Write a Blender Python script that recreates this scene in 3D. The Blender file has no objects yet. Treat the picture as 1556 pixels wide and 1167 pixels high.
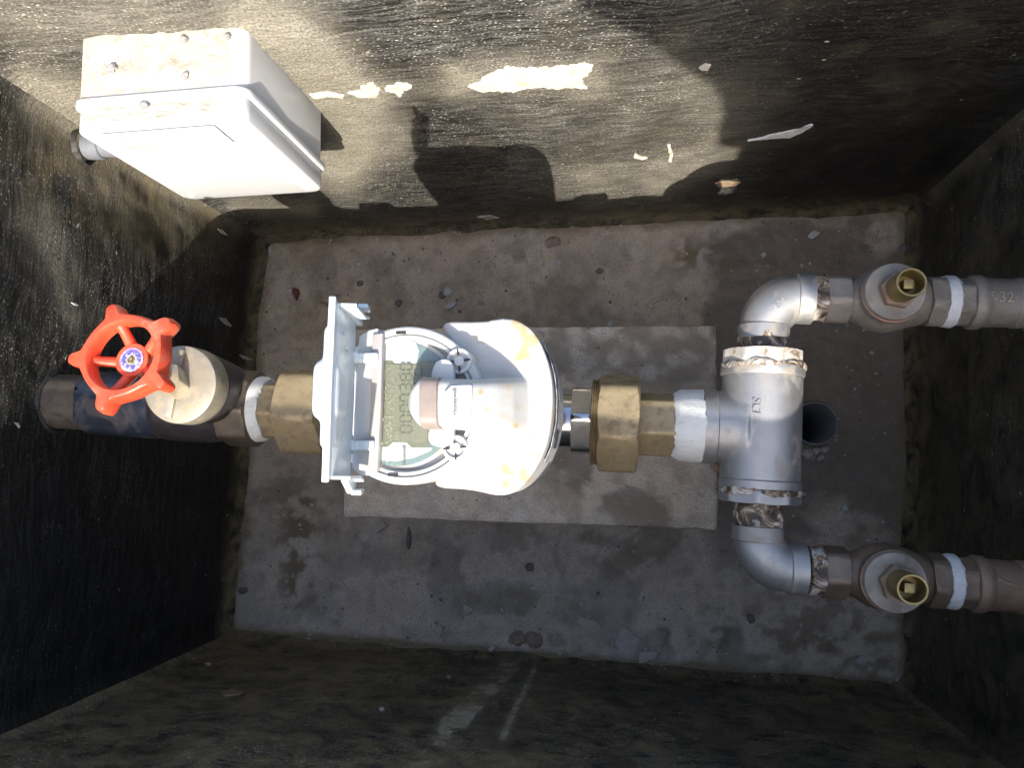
import bpy, bmesh, math, random
import numpy as np
from mathutils import Vector, Matrix, noise as mnoise
random.seed(7); rng = np.random.default_rng(7)
R = math.radians; PI = math.pi
S = bpy.context.scene; COL = S.collection

# ------------------------------------------------------------------ camera
H = 1.0; F = 1150.0; W0, H0 = 1556, 1167
NAD = (940, 700)                                   # where the plumb line under the lens falls in the photograph
_d = Vector((NAD[0]-W0/2, -(NAD[1]-H0/2), -F)).normalized()
_up = -_d
_x = (Vector((1, 0, 0)) - _up*_up.x).normalized()
_y = _up.cross(_x)
B = Matrix((_x, _y, _up))                          # camera space -> world space
BI = B.transposed()
cam = bpy.data.cameras.new('camera'); camo = bpy.data.objects.new('camera', cam); COL.objects.link(camo)
cam.sensor_width = 36; cam.lens = 36*F/W0; cam.clip_start = .01; cam.clip_end = 200
camo.matrix_world = Matrix.Translation((0, 0, H)) @ B.to_4x4()
S.camera = camo
# ------------------------------------------------------------------ light
SUN = Vector((-.105, 1, -1.07))                    # the way the sunlight travels
w = bpy.data.worlds.new('World'); S.world = w; w.use_nodes = True
nt = w.node_tree; sky = nt.nodes.new('ShaderNodeTexSky'); sky.sky_type = 'NISHITA'; sky.sun_disc = False
_s = -SUN.normalized()
sky.sun_elevation = math.asin(_s.z); sky.sun_rotation = math.atan2(_s.x, _s.y)
sky.air_density = 1.1; sky.dust_density = 3.8; sky.ozone_density = .7
bg = nt.nodes['Background']; bg.inputs[1].default_value = .13
nt.links.new(sky.outputs[0], bg.inputs[0])
sl = bpy.data.lights.new('sun', 'SUN'); sl.energy = 2.9; sl.angle = R(.53); sl.color = (1, .95, .87)
so = bpy.data.objects.new('sun', sl); COL.objects.link(so); so.location = (0, -2, 3)
so.rotation_euler = SUN.to_track_quat('-Z', 'Y').to_euler()
S.view_settings.view_transform = 'Standard'; S.view_settings.look = 'None'
S.view_settings.exposure = 1.52; S.view_settings.gamma = 1
S.render.engine = 'CYCLES'; S.cycles.max_bounces = 6; S.cycles.diffuse_bounces = 4; S.cycles.use_adaptive_sampling = True; S.cycles.adaptive_threshold = .02
S.cycles.use_denoising = True; S.cycles.caustics_reflective = False; S.cycles.caustics_refractive = False

# ------------------------------------------------------------------ measuring helpers
def at(u, v, z):
    d = B @ Vector((u-W0/2, -(v-H0/2), -F))
    k = (z-H)/d.z
    return Vector((d.x*k, d.y*k, z))
def proj(P):
    c = BI @ (Vector(P)-Vector((0, 0, H)))
    return (W0/2+F*c.x/-c.z, H0/2-F*c.y/-c.z)
def proj_np(P):
    c = (P-np.array([0, 0, H])) @ np.array(BI).T
    return W0/2+F*c[:, 0]/-c[:, 2], H0/2-F*c[:, 1]/-c[:, 2]
def rad(u, v, z, px):
    c = BI @ (at(u, v, z)-Vector((0, 0, H)))
    return px*(-c.z)/F
ZP = .36                                           # height of the pipe run

# ------------------------------------------------------------------ numpy noise
def _vn(x, y, seed):
    xi = np.floor(x).astype(np.int64); yi = np.floor(y).astype(np.int64); fx = x-xi; fy = y-yi
    fx = fx*fx*(3-2*fx); fy = fy*fy*(3-2*fy)
    def h(a, b):
        n = (a*374761393+b*668265263+seed*974634777) & 0x7fffffff
        n = ((n ^ (n >> 13))*1274126177) & 0x7fffffff
        n = n ^ (n >> 16)
        return (n & 0xffff)/65535.0
    return (h(xi, yi)*(1-fx)+h(xi+1, yi)*fx)*(1-fy)+(h(xi, yi+1)*(1-fx)+h(xi+1, yi+1)*fx)*fy
def fbm(x, y, s=1., o=4, seed=0):
    t = 0; a = .5; n = 0
    for k in range(o):
        t = t+a*_vn(x*s+31*k, y*s+17*k, seed+k); n += a; a *= .5; s *= 2.1
    return t/n
def sst(a, b, x):
    t = np.clip((x-a)/(b-a), 0, 1); return t*t*(3-2*t)

# ------------------------------------------------------------------ material helpers
class NT:
    def __init__(s, name):
        s.m = bpy.data.materials.new(name); s.m.use_nodes = True; s.t = s.m.node_tree
        s.b = s.t.nodes['Principled BSDF']; s.co = s.t.nodes.new('ShaderNodeTexCoord').outputs['Object']
    def n(s, typ, **k):
        x = s.t.nodes.new(typ)
        for a, b in k.items(): setattr(x, a, b)
        return x
    def put(s, sock, v):
        if isinstance(v, bpy.types.NodeSocket): s.t.links.new(v, sock)
        elif v is not None: sock.default_value = v if not isinstance(v, tuple) or len(v) != 3 or sock.type != 'RGBA' else (*v, 1)
    def map(s, scale=(1, 1, 1), rot=(0, 0, 0), co=None):
        x = s.n('ShaderNodeMapping'); s.put(x.inputs[0], co or s.co); x.inputs['Scale'].default_value = scale; x.inputs['Rotation'].default_value = rot
        return x.outputs[0]
    def noise(s, scale, det=4, rough=.55, dist=0, co=None):
        x = s.n('ShaderNodeTexNoise'); s.put(x.inputs['Vector'], co or s.co); x.inputs['Scale'].default_value = scale
        x.inputs['Detail'].default_value = det; x.inputs['Roughness'].default_value = rough; x.inputs['Distortion'].default_value = dist
        return x.outputs['Fac']
    def vor(s, scale, co=None, out='Distance'):
        x = s.n('ShaderNodeTexVoronoi'); s.put(x.inputs['Vector'], co or s.co); x.inputs['Scale'].default_value = scale
        return x.outputs[out]
    def ramp(s, f, stops):
        x = s.n('ShaderNodeValToRGB'); s.put(x.inputs[0], f); e = x.color_ramp.elements
        while len(e) < len(stops): e.new(.5)
        for i, (p, c) in enumerate(stops):
            e[i].position = p; e[i].color = (c, c, c, 1) if not isinstance(c, tuple) else (*c, 1)
        return x.outputs[0]
    def mix(s, f, a, b, mode='MIX'):
        x = s.n('ShaderNodeMix', data_type='RGBA', blend_type=mode); s.put(x.inputs[0], f); s.put(x.inputs[6], a); s.put(x.inputs[7], b)
        return x.outputs[2]
    def math(s, op, a, b=None, clamp=False):
        x = s.n('ShaderNodeMath', operation=op, use_clamp=clamp); s.put(x.inputs[0], a)
        if b is not None: s.put(x.inputs[1], b)
        return x.outputs[0]
    def attr(s, name):
        x = s.n('ShaderNodeAttribute', attribute_name=name); return x
    def bump(s, h, strength=.3, dist=.001, prev=None):
        x = s.n('ShaderNodeBump'); s.put(x.inputs['Height'], h); x.inputs['Strength'].default_value = strength; x.inputs['Distance'].default_value = dist
        if prev: s.put(x.inputs['Normal'], prev)
        return x.outputs[0]
    def fin(s, col, rough=.5, metal=0., nrm=None, **k):
        s.put(s.b.inputs['Base Color'], col); s.put(s.b.inputs['Roughness'], rough); s.put(s.b.inputs['Metallic'], metal)
        if nrm: s.put(s.b.inputs['Normal'], nrm)
        for a, v in k.items(): s.put(s.b.inputs[a.replace('_', ' ')], v)
        return s.m

def simple(name, c1, c2, rough=.5, metal=0., ns=40, bs=.15, bscale=300, rv=.15, c3=None, c3t=(.6, .7), c3s=90, bd=.0006, **k):
    """two-tone material with mottling, fine relief, uneven gloss and an optional third tone of dirt in patches"""
    a = NT(name)
    f = a.ramp(a.noise(ns, 5, .6), [(.35, 0.), (.65, 1.)])
    col = a.mix(f, c1, c2)
    rg = a.math('ADD', a.math('MULTIPLY', a.noise(ns*2.3, 4), rv*2), rough-rv)
    mt = metal
    if c3:
        d = a.ramp(a.noise(c3s, 6, .65, .4), [(c3t[0], 0.), (c3t[1], 1.)])
        col = a.mix(d, col, c3)
        rg = a.math('ADD', rg, a.math('MULTIPLY', d, .25), True)
        mt = a.math('MULTIPLY', a.math('SUBTRACT', 1., d), metal)
    nm = a.bump(a.noise(bscale, 4, .6), bs, bd)
    return a.fin(col, rg, mt, nm, **k)

MT = {}
MT['white'] = simple('white_plastic', (.52, .525, .52), (.46, .465, .455), .38, ns=25, bs=.05, c3=(.62, .55, .40), c3t=(.66, .80), c3s=14)
MT['module'] = simple('weathered_white_plastic', (.74, .73, .69), (.66, .65, .60), .5, ns=22, bs=.10, bscale=900, c3=(.52, .36, .16), c3t=(.60, .74), c3s=34)
MT['boxw'] = simple('enclosure_plastic', (.56, .56, .55), (.50, .50, .485), .38, ns=12, bs=.04, c3=(.48, .465, .43), c3t=(.58, .8), c3s=16)
MT['lidw'] = simple('clear_white_lid_plastic', (.60, .65, .68), (.54, .59, .62), .35, ns=30, bs=.04)
MT['band'] = simple('grey_beige_plastic', (.25, .205, .18), (.21, .17, .15), .5, ns=60, bs=.2)
MT['brass'] = simple('dull_brass', (.40, .315, .18), (.29, .22, .12), .52, .45, 35, .35, 500, c3=(.17, .125, .07), c3t=(.48, .66))
MT['brass2'] = simple('bright_brass', (.36, .275, .12), (.24, .18, .075), .42, .8, 60, .2, 600)
MT['bronze'] = simple('valve_bonnet_metal', (.46, .41, .32), (.38, .33, .25), .42, .55, 30, .3, 350, c3=(.30, .24, .15), c3t=(.52, .66))
MT['chrome'] = simple('chrome', (.62, .62, .64), (.50, .50, .52), .16, 1., 50, .1, 400, rv=.06)
MT['steel'] = simple('cast_stainless', (.42, .41, .395), (.35, .34, .325), .48, .75, 30, .35, 1500, c3=(.30, .25, .19), c3t=(.54, .70), c3s=36)
MT['galv'] = simple('weathered_valve_metal', (.31, .28, .235), (.21, .185, .155), .58, .45, 35, .6, 900, c3=(.135, .11, .085), c3t=(.50, .70), c3s=30)
MT['copper'] = simple('copper_washer', (.27, .16, .11), (.18, .10, .07), .5, .6, 80, .2)
MT['rusty'] = simple('pink_brown_fitting', (.27, .19, .135), (.17, .12, .085), .58, .4, 30, .4, 700, c3=(.11, .085, .07), c3t=(.52, .7), c3s=30)
MT['red'] = simple('red_enamel', (.80, .095, .038), (.64, .06, .025), .42, 0., 30, .35, 300, c3=(.40, .17, .10), c3t=(.52, .70), c3s=45)
MT['bluepipe'] = simple('dark_blue_coating', (.032, .043, .070), (.022, .028, .042), .4, 0., 30, .3, 400, c3=(.15, .13, .11), c3t=(.50, .66), c3s=22)
MT['greypipe'] = simple('dusty_pipe', (.17, .145, .12), (.11, .095, .08), .55, .2, 30, .3, 400, c3=(.06, .055, .05), c3t=(.5, .7))
MT['darkbody'] = simple('dark_valve_body', (.10, .085, .08), (.06, .052, .06), .36, .5, 30, .35, 500, c3=(.22, .17, .12), c3t=(.56, .7), c3s=26)
MT['collar'] = simple('brown_hex_collar', (.20, .16, .11), (.12, .10, .08), .42, .6, 40, .3, 500)
MT['pvc'] = simple('grey_plastic_pipe', (.20, .21, .23), (.14, .15, .165), .4, 0., 40, .15)
MT['drain'] = simple('drain_pipe_plastic', (.26, .27, .27), (.19, .20, .20), .5, 0., 60, .2)
MT['stone'] = simple('concrete_chip', (.50, .44, .38), (.40, .35, .30), .9, 0., 120, .6, 900)
MT['darkstone'] = simple('dark_pebble', (.19, .17, .16), (.13, .12, .115), .8, 0., 120, .6, 900)
MT['greystone'] = simple('grey_stone', (.30, .29, .28), (.20, .195, .19), .85, 0., 120, .6, 900)
MT['clod'] = simple('brown_clod', (.33, .26, .20), (.23, .18, .135), .9, 0., 160, .6, 900)
MT['paintchip'] = simple('white_paint_flake', (.52, .52, .50), (.42, .41, .39), .7, 0., 160, .4, 900)
MT['redstone'] = simple('brick_crumb', (.20, .075, .05), (.14, .05, .035), .9, 0., 160, .5, 900)
MT['tanstone'] = simple('tan_flake', (.30, .21, .13), (.24, .165, .10), .9, 0., 160, .5, 900)
MT['plaster'] = simple('bare_plaster', (.58, .56, .50), (.46, .43, .35), .85, 0., 55, .6, 350, c3=(.50, .42, .24), c3t=(.58, .66), c3s=70)
MT['dark'] = simple('dark_slot', (.02, .02, .025), (.015, .015, .02), .6)
MT['ink'] = simple('grey_print', (.16, .16, .17), (.13, .13, .14), .6)
MT['lcd'] = simple('display_film', (.145, .15, .10), (.125, .13, .088), .28, 0., 30, .02)
MT['lcdglass'] = simple('display_cell', (.175, .18, .125), (.155, .16, .11), .22, 0., 30, .02)
MT['digit'] = simple('display_digits', (.085, .095, .072), (.085, .095, .072), .3)
MT['dial'] = simple('dial_plate', (.46, .50, .46), (.43, .47, .43), .35, 0., 20, .02)
MT['dialedge'] = simple('dial_edge_print', (.15, .22, .22), (.13, .19, .195), .35)
MT['bezel'] = simple('dusty_bezel', (.42, .39, .38), (.36, .33, .32), .5, 0., 60, .15, c3=(.50, .36, .27), c3t=(.5, .7), c3s=60)

def tape_mat(name, c1, c2, c3, th):
    a = NT(name)
    f = a.noise(60, 6, .7, 1.2)
    col = a.ramp(f, [(th-.1, c3), (th-.02, c2), (th+.06, c1), (.95, c1)])
    return a.fin(col, .55, 0., a.bump(a.noise(140, 6, .7, .8), .8, .0016))
MT['tape'] = tape_mat('thread_tape_white', (.66, .655, .61), (.56, .53, .46), (.42, .36, .27), .34)
MT['tapeblue'] = tape_mat('thread_tape_dusty', (.56, .57, .565), (.47, .465, .45), (.38, .36, .33), .34)
MT['hemp'] = tape_mat('hemp_and_tape', (.55, .52, .46), (.22, .15, .09), (.05, .038, .03), .52)
MT['hemp2'] = tape_mat('rust_and_tape', (.46, .40, .32), (.30, .21, .13), (.09, .06, .045), .45)
MT['lip'] = tape_mat('wrapped_bushing', (.52, .48, .42), (.42, .36, .28), (.16, .12, .085), .44)

# pane of the display: clear with a fresnel gloss and a sprinkle of dust
a = NT('dusty_clear_pane'); t = a.t
tr = a.n('ShaderNodeBsdfTransparent'); tr.inputs[0].default_value = (.985, .992, .99, 1)
gl = a.n('ShaderNodeBsdfGlossy'); gl.inputs['Roughness'].default_value = .04
fr = a.n('ShaderNodeLayerWeight'); fr.inputs[0].default_value = .5; frs = a.math('ADD', a.math('MULTIPLY', a.math('POWER', fr.outputs['Facing'], 4.), .5), .025)
m1 = a.n('ShaderNodeMixShader'); a.put(m1.inputs[0], frs); a.put(m1.inputs[1], tr.outputs[0]); a.put(m1.inputs[2], gl.outputs[0])
df = a.n('ShaderNodeBsdfDiffuse'); df.inputs[0].default_value = (.75, .74, .62, 1)
d1 = a.math('MULTIPLY', a.ramp(a.vor(900), [(.0, 1.), (.20, 1.), (.26, 0.)]), a.ramp(a.vor(900, out='Color'), [(.52, 0.), (.56, 1.)]))
at_ = a.attr('dust')
d2 = a.math('MULTIPLY', d1, at_.outputs['Fac'])
d3 = a.math('ADD', d2, a.math('MULTIPLY', a.noise(60, 6, .7), .04), True)
m2 = a.n('ShaderNodeMixShader'); a.put(m2.inputs[0], d3); a.put(m2.inputs[1], m1.outputs[0]); a.put(m2.inputs[2], df.outputs[0])
t.links.new(m2.outputs[0], t.nodes['Material Output'].inputs[0])
MT['pane'] = a.m

# bitumen-painted wall.  'mask': R = dust smear, G = brush/abrasion film, R and G thinned to paint the far wall's shade, B = brown damp
def wall_mat():
    a = NT('bitumen_paint')
    at_ = a.attr('mask'); sep = a.n('ShaderNodeSeparateColor'); a.put(sep.inputs[0], at_.outputs['Color'])
    r, g, b = sep.outputs
    uv = a.attr('along'); co = uv.outputs['Vector']
    wob = a.n('ShaderNodeTexNoise'); a.put(wob.inputs['Vector'], co); wob.inputs['Scale'].default_value = 5
    mixv = a.n('ShaderNodeMix', data_type='VECTOR'); mixv.inputs[0].default_value = .025; a.put(mixv.inputs[4], co); a.put(mixv.inputs[5], wob.outputs['Color'])
    cw = mixv.outputs[1]
    st1 = a.noise(1., 6, .75, .3, a.map((22, 190, 1), (0, 0, .14), cw))
    st2 = a.noise(1., 6, .75, .3, a.map((40, 330, 1), (0, 0, -.45), cw))
    st3 = a.noise(1., 5, .75, .3, a.map((40, 260, 1), (0, 0, 1.0), cw))
    st4 = a.noise(1., 5, .7, .2, a.map((70, 520, 1), (0, 0, .75), cw))
    mixw = a.n('ShaderNodeMix', data_type='VECTOR'); mixw.inputs[0].default_value = .09; a.put(mixw.inputs[4], co); a.put(mixw.inputs[5], wob.outputs['Color'])
    st5 = a.noise(1., 5, .75, .2, a.map((26, 300, 1), (0, 0, .5), mixw.outputs[1]))
    big = a.noise(9, 6, .65, .6, co)
    fine = a.noise(420, 4, .75, 0, co)
    film = a.math('MULTIPLY', a.ramp(st1, [(.42, 0.), (.70, 1.)]), a.ramp(big, [(.34, .30), (.60, 1.)]))
    film = a.math('ADD', film, a.math('MULTIPLY', a.ramp(st2, [(.50, 0.), (.72, 1.)]), .55))
    film = a.math('ADD', film, a.math('MULTIPLY', a.ramp(st3, [(.54, 0.), (.74, 1.)]), .40))
    film = a.math('ADD', film, a.math('MULTIPLY', a.ramp(st5, [(.50, 0.), (.70, 1.)]), .38))
    film = a.math('MULTIPLY', film, .82)
    film = a.math('MULTIPLY', film, a.math('ADD', .22, a.math('MULTIPLY', a.ramp(fine, [(.43, 0.), (.60, 1.)]), .85)))
    film = a.math('ADD', film, a.math('MULTIPLY', a.ramp(st5, [(.50, 0.), (.70, 1.)]), .38))
    film = a.math('MULTIPLY', film, .82)
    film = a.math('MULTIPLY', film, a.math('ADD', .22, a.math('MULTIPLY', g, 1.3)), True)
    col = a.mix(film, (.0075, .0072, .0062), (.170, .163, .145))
    # dusty smear
    hair = a.math('ADD', a.math('MULTIPLY', a.ramp(st4, [(.40, 0.), (.66, 1.)]), .55), a.math('MULTIPLY', a.ramp(st2, [(.40, 0.), (.66, 1.)]), .45))
    sm = a.math('MULTIPLY', r, a.math('ADD', .34, a.math('MULTIPLY', a.math('ADD', a.math('MULTIPLY', hair, .7), a.ramp(fine, [(.42, 0.), (.62, 1.)])), .72)), True)
    col = a.mix(sm, col, a.mix(a.ramp(r, [(.72, 0.), (.95, 1.)]), (.29, .265, .205), (.58, .53, .40)))
    # brown damp film
    br = a.math('MULTIPLY', b, a.ramp(a.noise(35, 6, .7, .5, co), [(.35, 0.), (.60, 1.)]), True)
    col = a.mix(br, col, (.20, .165, .095))
    # specks of lime: three sizes, flattened along the brushing
    def specks(sc, t0, keep, c):
        v = a.n('ShaderNodeTexVoronoi'); a.put(v.inputs['Vector'], a.map((1, 1.9, 1), (0, 0, c), cw)); v.inputs['Scale'].default_value = sc
        dots = a.ramp(v.outputs['Distance'], [(t0*.5, 1.), (t0, 0.)])
        sp = a.n('ShaderNodeSeparateColor'); a.put(sp.inputs[0], v.outputs['Color'])
        k = a.ramp(sp.outputs[0], [(keep, 0.), (keep+.02, 1.)])
        return a.math('MULTIPLY', dots, k)
    clus = a.ramp(a.noise(13, 4, .6, 0, co), [(.38, .15), (.62, 1.)])
    s1 = a.math('MULTIPLY', specks(300, .34, .52, .2), clus)
    s2 = a.math('MULTIPLY', specks(150, .24, .78, .1), clus)
    s3 = specks(48, .11, .87, -.1)
    s1 = a.math('MULTIPLY', s1, a.math('ADD', .08, a.math('MULTIPLY', g, 1.1)), True); s2 = a.math('MULTIPLY', s2, a.math('ADD', .2, g), True)
    sp = a.math('MAXIMUM', a.math('MULTIPLY', s1, .8), a.math('MAXIMUM', s2, s3))
    col = a.mix(a.math('MULTIPLY', sp, .9), col, (.50, .48, .40))
    rg = a.math('ADD', .40, a.math('MULTIPLY', a.noise(70, 5, .7, 0, co), .3))
    rg = a.math('ADD', rg, a.math('MULTIPLY', sm, .3), True)
    h = a.math('ADD', a.math('MULTIPLY', st1, .8), a.math('ADD', a.math('MULTIPLY', st3, .5), a.math('MULTIPLY', fine, .5)))
    n1 = a.bump(h, .5, .0016)
    n2 = a.bump(sp, .5, .0012, n1)
    return a.fin(col, rg, 0., n2, Specular_IOR_Level=.25)
MT['wall'] = wall_mat()

def floor_mat(name, tint=1., s=1.):
    a = NT(name)
    at_ = a.attr('mask'); sep = a.n('ShaderNodeSeparateColor'); a.put(sep.inputs[0], at_.outputs['Color'])
    r, g, b = sep.outputs                           # R wet brown, G ochre stain, B pale lime and painted brightening of the near floor
    big = a.noise(9*s, 6, .6, .4); mid = a.noise(50*s, 6, .65, .3); fine = a.noise(500, 4, .7)
    c = a.mix(a.ramp(big, [(.35, 0.), (.65, 1.)]), (.53*tint, .425*tint, .315*tint), (.62*tint, .53*tint, .415*tint))
    c = a.mix(a.math('MULTIPLY', a.ramp(mid, [(.46, 0.), (.64, 1.)]), .45), c, (.30*tint, .225*tint, .155*tint))
    c = a.mix(a.math('MULTIPLY', a.ramp(a.noise(33*s, 6, .7, .6, a.map((1, 1, 1), (.4, 0, 1))), [(.60, 0.), (.72, 1.)]), .5), c, (.50, .47, .44))
    c = a.mix(a.math('MULTIPLY', b, .75), c, (.66, .60, .52))
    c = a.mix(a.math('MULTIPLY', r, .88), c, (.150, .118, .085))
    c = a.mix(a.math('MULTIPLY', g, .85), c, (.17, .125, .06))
    c = a.mix(a.math('MULTIPLY', a.ramp(fine, [(.42, 1.), (.54, 0.)]), .34), c, (.15, .12, .09), 'MIX')
    def specks(sc, t0, keep):
        v = a.n('ShaderNodeTexVoronoi'); a.put(v.inputs['Vector'], a.co); v.inputs['Scale'].default_value = sc
        sp = a.n('ShaderNodeSeparateColor'); a.put(sp.inputs[0], v.outputs['Color'])
        return a.math('MULTIPLY', a.ramp(v.outputs['Distance'], [(t0*.5, 1.), (t0, 0.)]), a.ramp(sp.outputs[0], [(keep, 0.), (keep+.02, 1.)]))
    dk = a.math('MULTIPLY', a.math('MAXIMUM', specks(210, .28, .84), specks(110, .16, .90)), a.ramp(a.noise(30, 3, .6), [(.42, .1), (.6, 1.)]))
    c = a.mix(a.math('MULTIPLY', dk, .7), c, (.04, .034, .032))
    lt = a.math('MAXIMUM', specks(210, .24, .90), specks(95, .13, .93))
    c = a.mix(a.math('MULTIPLY', lt, .8), c, (.48, .46, .43))
    rg = a.math('SUBTRACT', .82, a.math('MULTIPLY', r, .32))
    h = a.math('ADD', a.math('MULTIPLY', mid, 1.), a.math('ADD', a.math('MULTIPLY', fine, .35), a.math('MULTIPLY', lt, .6)))
    h = a.math('SUBTRACT', h, a.math('MULTIPLY', dk, .5))
    return a.fin(c, rg, 0., a.bump(h, .9, .002))
MT['floor'] = floor_mat('pit_floor_concrete')
MT['block'] = floor_mat('block_concrete', .98, 1.6)
MT['ground'] = simple('sandy_ground', (.30, .25, .18), (.22, .18, .13), .95, 0., 6, .5, 60)
MT['slab'] = simple('blocker_concrete', (.30, .29, .27), (.24, .23, .21), .9, 0., 12, .4, 120)

# ------------------------------------------------------------------ object helpers
def thing(name, loc, label, cat, group=None, rz=0):
    o = bpy.data.objects.new(name, None); COL.objects.link(o); o.location = loc; o.rotation_euler = (0, 0, rz)
    o.empty_display_size = .02
    o['label'] = label; o['category'] = cat
    if group: o['group'] = group
    return o
def root(p):
    v = Vector((0, 0, 0))
    while p: v = v+p.location; p = p.parent
    return v
def link(name, me, mat, parent=None, local=False, kind=None, label=None, smooth=35):
    if mat: me.materials.append(MT[mat] if isinstance(mat, str) else mat)
    if smooth is not None:
        me.shade_smooth(); me.set_sharp_from_angle(angle=R(smooth))
    o = bpy.data.objects.new(name, me); COL.objects.link(o)
    if parent:
        if not local: me.transform(Matrix.Translation(-root(parent)))
        o.parent = parent
    if kind: o['kind'] = kind
    if label: o['label'] = label
    return o
def tag(o, label, cat, group=None):
    o['label'] = label; o['category'] = cat
    if group: o['group'] = group
    return o
def settle(o):
    """put a single-mesh thing's origin in its own middle"""
    me = o.data; c = Vector((0, 0, 0))
    for v in me.vertices: c += v.co
    c /= len(me.vertices); me.transform(Matrix.Translation(-c)); o.location = o.location+c
    return o
def frame(ax):
    ax = Vector(ax).normalized(); ref = Vector((0, 0, 1)) if abs(ax.z) < .9 else Vector((0, 1, 0))
    e1 = (ref-ax*ref.dot(ax)).normalized(); e2 = ax.cross(e1)
    return ax, e1, e2
def ring_mesh(rings, closed_loop=False, cap0=False, cap1=False):
    """rings: list of equally long vertex loops"""
    n = len(rings[0]); vs = [v for r in rings for v in r]; fs = []
    m = len(rings)
    for i in range(m if closed_loop else m-1):
        j = (i+1) % m
        for k in range(n):
            k2 = (k+1) % n
            fs.append((i*n+k, i*n+k2, j*n+k2, j*n+k))
    if cap0: fs.append(tuple(range(n))[::-1])
    if cap1: fs.append(tuple((m-1)*n+k for k in range(n)))
    me = bpy.data.meshes.new('m'); me.from_pydata([tuple(v) for v in vs], [], fs)
    bm = bmesh.new(); bm.from_mesh(me); bmesh.ops.recalc_face_normals(bm, faces=bm.faces); bm.to_mesh(me); bm.free()
    return me
def lathe(O, ax, prof, segs=64, sides=0, rot=0., hexr=None, endjit=0., rjit=0., seed=0, caps=(True, True), closed=False, nscale=60):
    """surface of revolution; with sides>0 the radius is also cut by a regular polygon of inradius hexr"""
    ax, e1, e2 = frame(ax); O = Vector(O); rings = []
    m = len(prof)
    for i, (t, r) in enumerate(prof):
        ring = []
        for k in range(segs):
            th = 2*PI*k/segs; rr = r; tt = t
            if sides:
                q = ((th-rot) % (2*PI/sides))-PI/sides
                rr = min(r, hexr/math.cos(q))
            if endjit and (i <= 1 or i >= m-2):
                tt += endjit*mnoise.noise(Vector((math.cos(th)*2.2, math.sin(th)*2.2, seed+(0 if i < m/2 else 9))))*1.4+endjit*mnoise.noise(Vector((math.cos(th)*9, math.sin(th)*9, seed+3)))*.9
            if rjit:
                rr += rjit*mnoise.fractal(Vector((math.cos(th)*1.3, math.sin(th)*1.3, tt*nscale+seed)), 1., 2., 4)
            ring.append(O+ax*tt+e1*(rr*math.cos(th))+e2*(rr*math.sin(th)))
        rings.append(ring)
    return ring_mesh(rings, closed, caps[0] and not closed, caps[1] and not closed)
def nutprof(L, rc, ch=.12):
    """turned chamfers on both ends of a nut of length L and corner radius rc"""
    c = rc*ch
    p = [(0, rc-c*1.6), (0.0001, rc-c*1.5)]
    for q in (.25, .5, .75, 1): p.append((c*.6*q, rc-c*1.5*(1-q)**1.5))
    s = [(L-t, r) for t, r in reversed(p)]
    return p+s
def sweep(pts, rads, segs=32, caps=True):
    n = len(pts); rings = []
    T0 = (pts[1]-pts[0]).normalized(); _, e1, e2 = frame(T0); prev = T0
    for i in range(n):
        T = (pts[min(i+1, n-1)]-pts[max(i-1, 0)]).normalized()
        q = prev.rotation_difference(T); e1 = q @ e1; e2 = q @ e2; prev = T
        r = rads[i] if hasattr(rads, '__len__') else rads
        rings.append([pts[i]+e1*r*math.cos(2*PI*k/segs)+e2*r*math.sin(2*PI*k/segs) for k in range(segs)])
    return ring_mesh(rings, False, caps, caps)
def join(*ms):
    bm = bmesh.new()
    for m in ms: bm.from_mesh(m)
    out = bpy.data.meshes.new('m'); bm.to_mesh(out); bm.free(); return out
def melt(me, vox=.0011, sm=6, f=.5):
    """weld overlapping castings into one rounded skin"""
    o = bpy.data.objects.new('tmp', me); COL.objects.link(o)
    a = o.modifiers.new('r', 'REMESH'); a.mode = 'VOXEL'; a.voxel_size = vox
    b = o.modifiers.new('s', 'SMOOTH'); b.factor = f; b.iterations = sm
    dg = bpy.context.evaluated_depsgraph_get()
    out = bpy.data.meshes.new_from_object(o.evaluated_get(dg))
    bpy.data.objects.remove(o); return out
def prism(poly, z0, z1, bev=0., seg=2):
    """poly: list of Vector (xy); z0 < z1; optional rounded edges"""
    bm = bmesh.new()
    vs = [bm.verts.new((p[0], p[1], z0)) for p in poly]; f = bm.faces.new(vs)
    r = bmesh.ops.extrude_face_region(bm, geom=[f])
    for v in r['geom']:
        if isinstance(v, bmesh.types.BMVert): v.co.z = z1
    bmesh.ops.recalc_face_normals(bm, faces=bm.faces)
    if bev: bmesh.ops.bevel(bm, geom=bm.edges[:], offset=bev, segments=seg, profile=.5, affect='EDGES', clamp_overlap=True)
    me = bpy.data.meshes.new('m'); bm.to_mesh(me); bm.free(); return me
def obox(c, ex, ey, ez, bev=.0, seg=2):
    """box with centre c and half-extent vectors"""
    bm = bmesh.new(); bmesh.ops.create_cube(bm, size=2)
    M = Matrix((ex, ey, ez)).transposed().to_4x4(); M.translation = c
    bmesh.ops.transform(bm, matrix=M, verts=bm.verts); bmesh.ops.recalc_face_normals(bm, faces=bm.faces)
    if bev: bmesh.ops.bevel(bm, geom=bm.edges[:], offset=bev, segments=seg, profile=.5, affect='EDGES', clamp_overlap=True)
    me = bpy.data.meshes.new('m'); bm.to_mesh(me); bm.free(); return me
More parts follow.
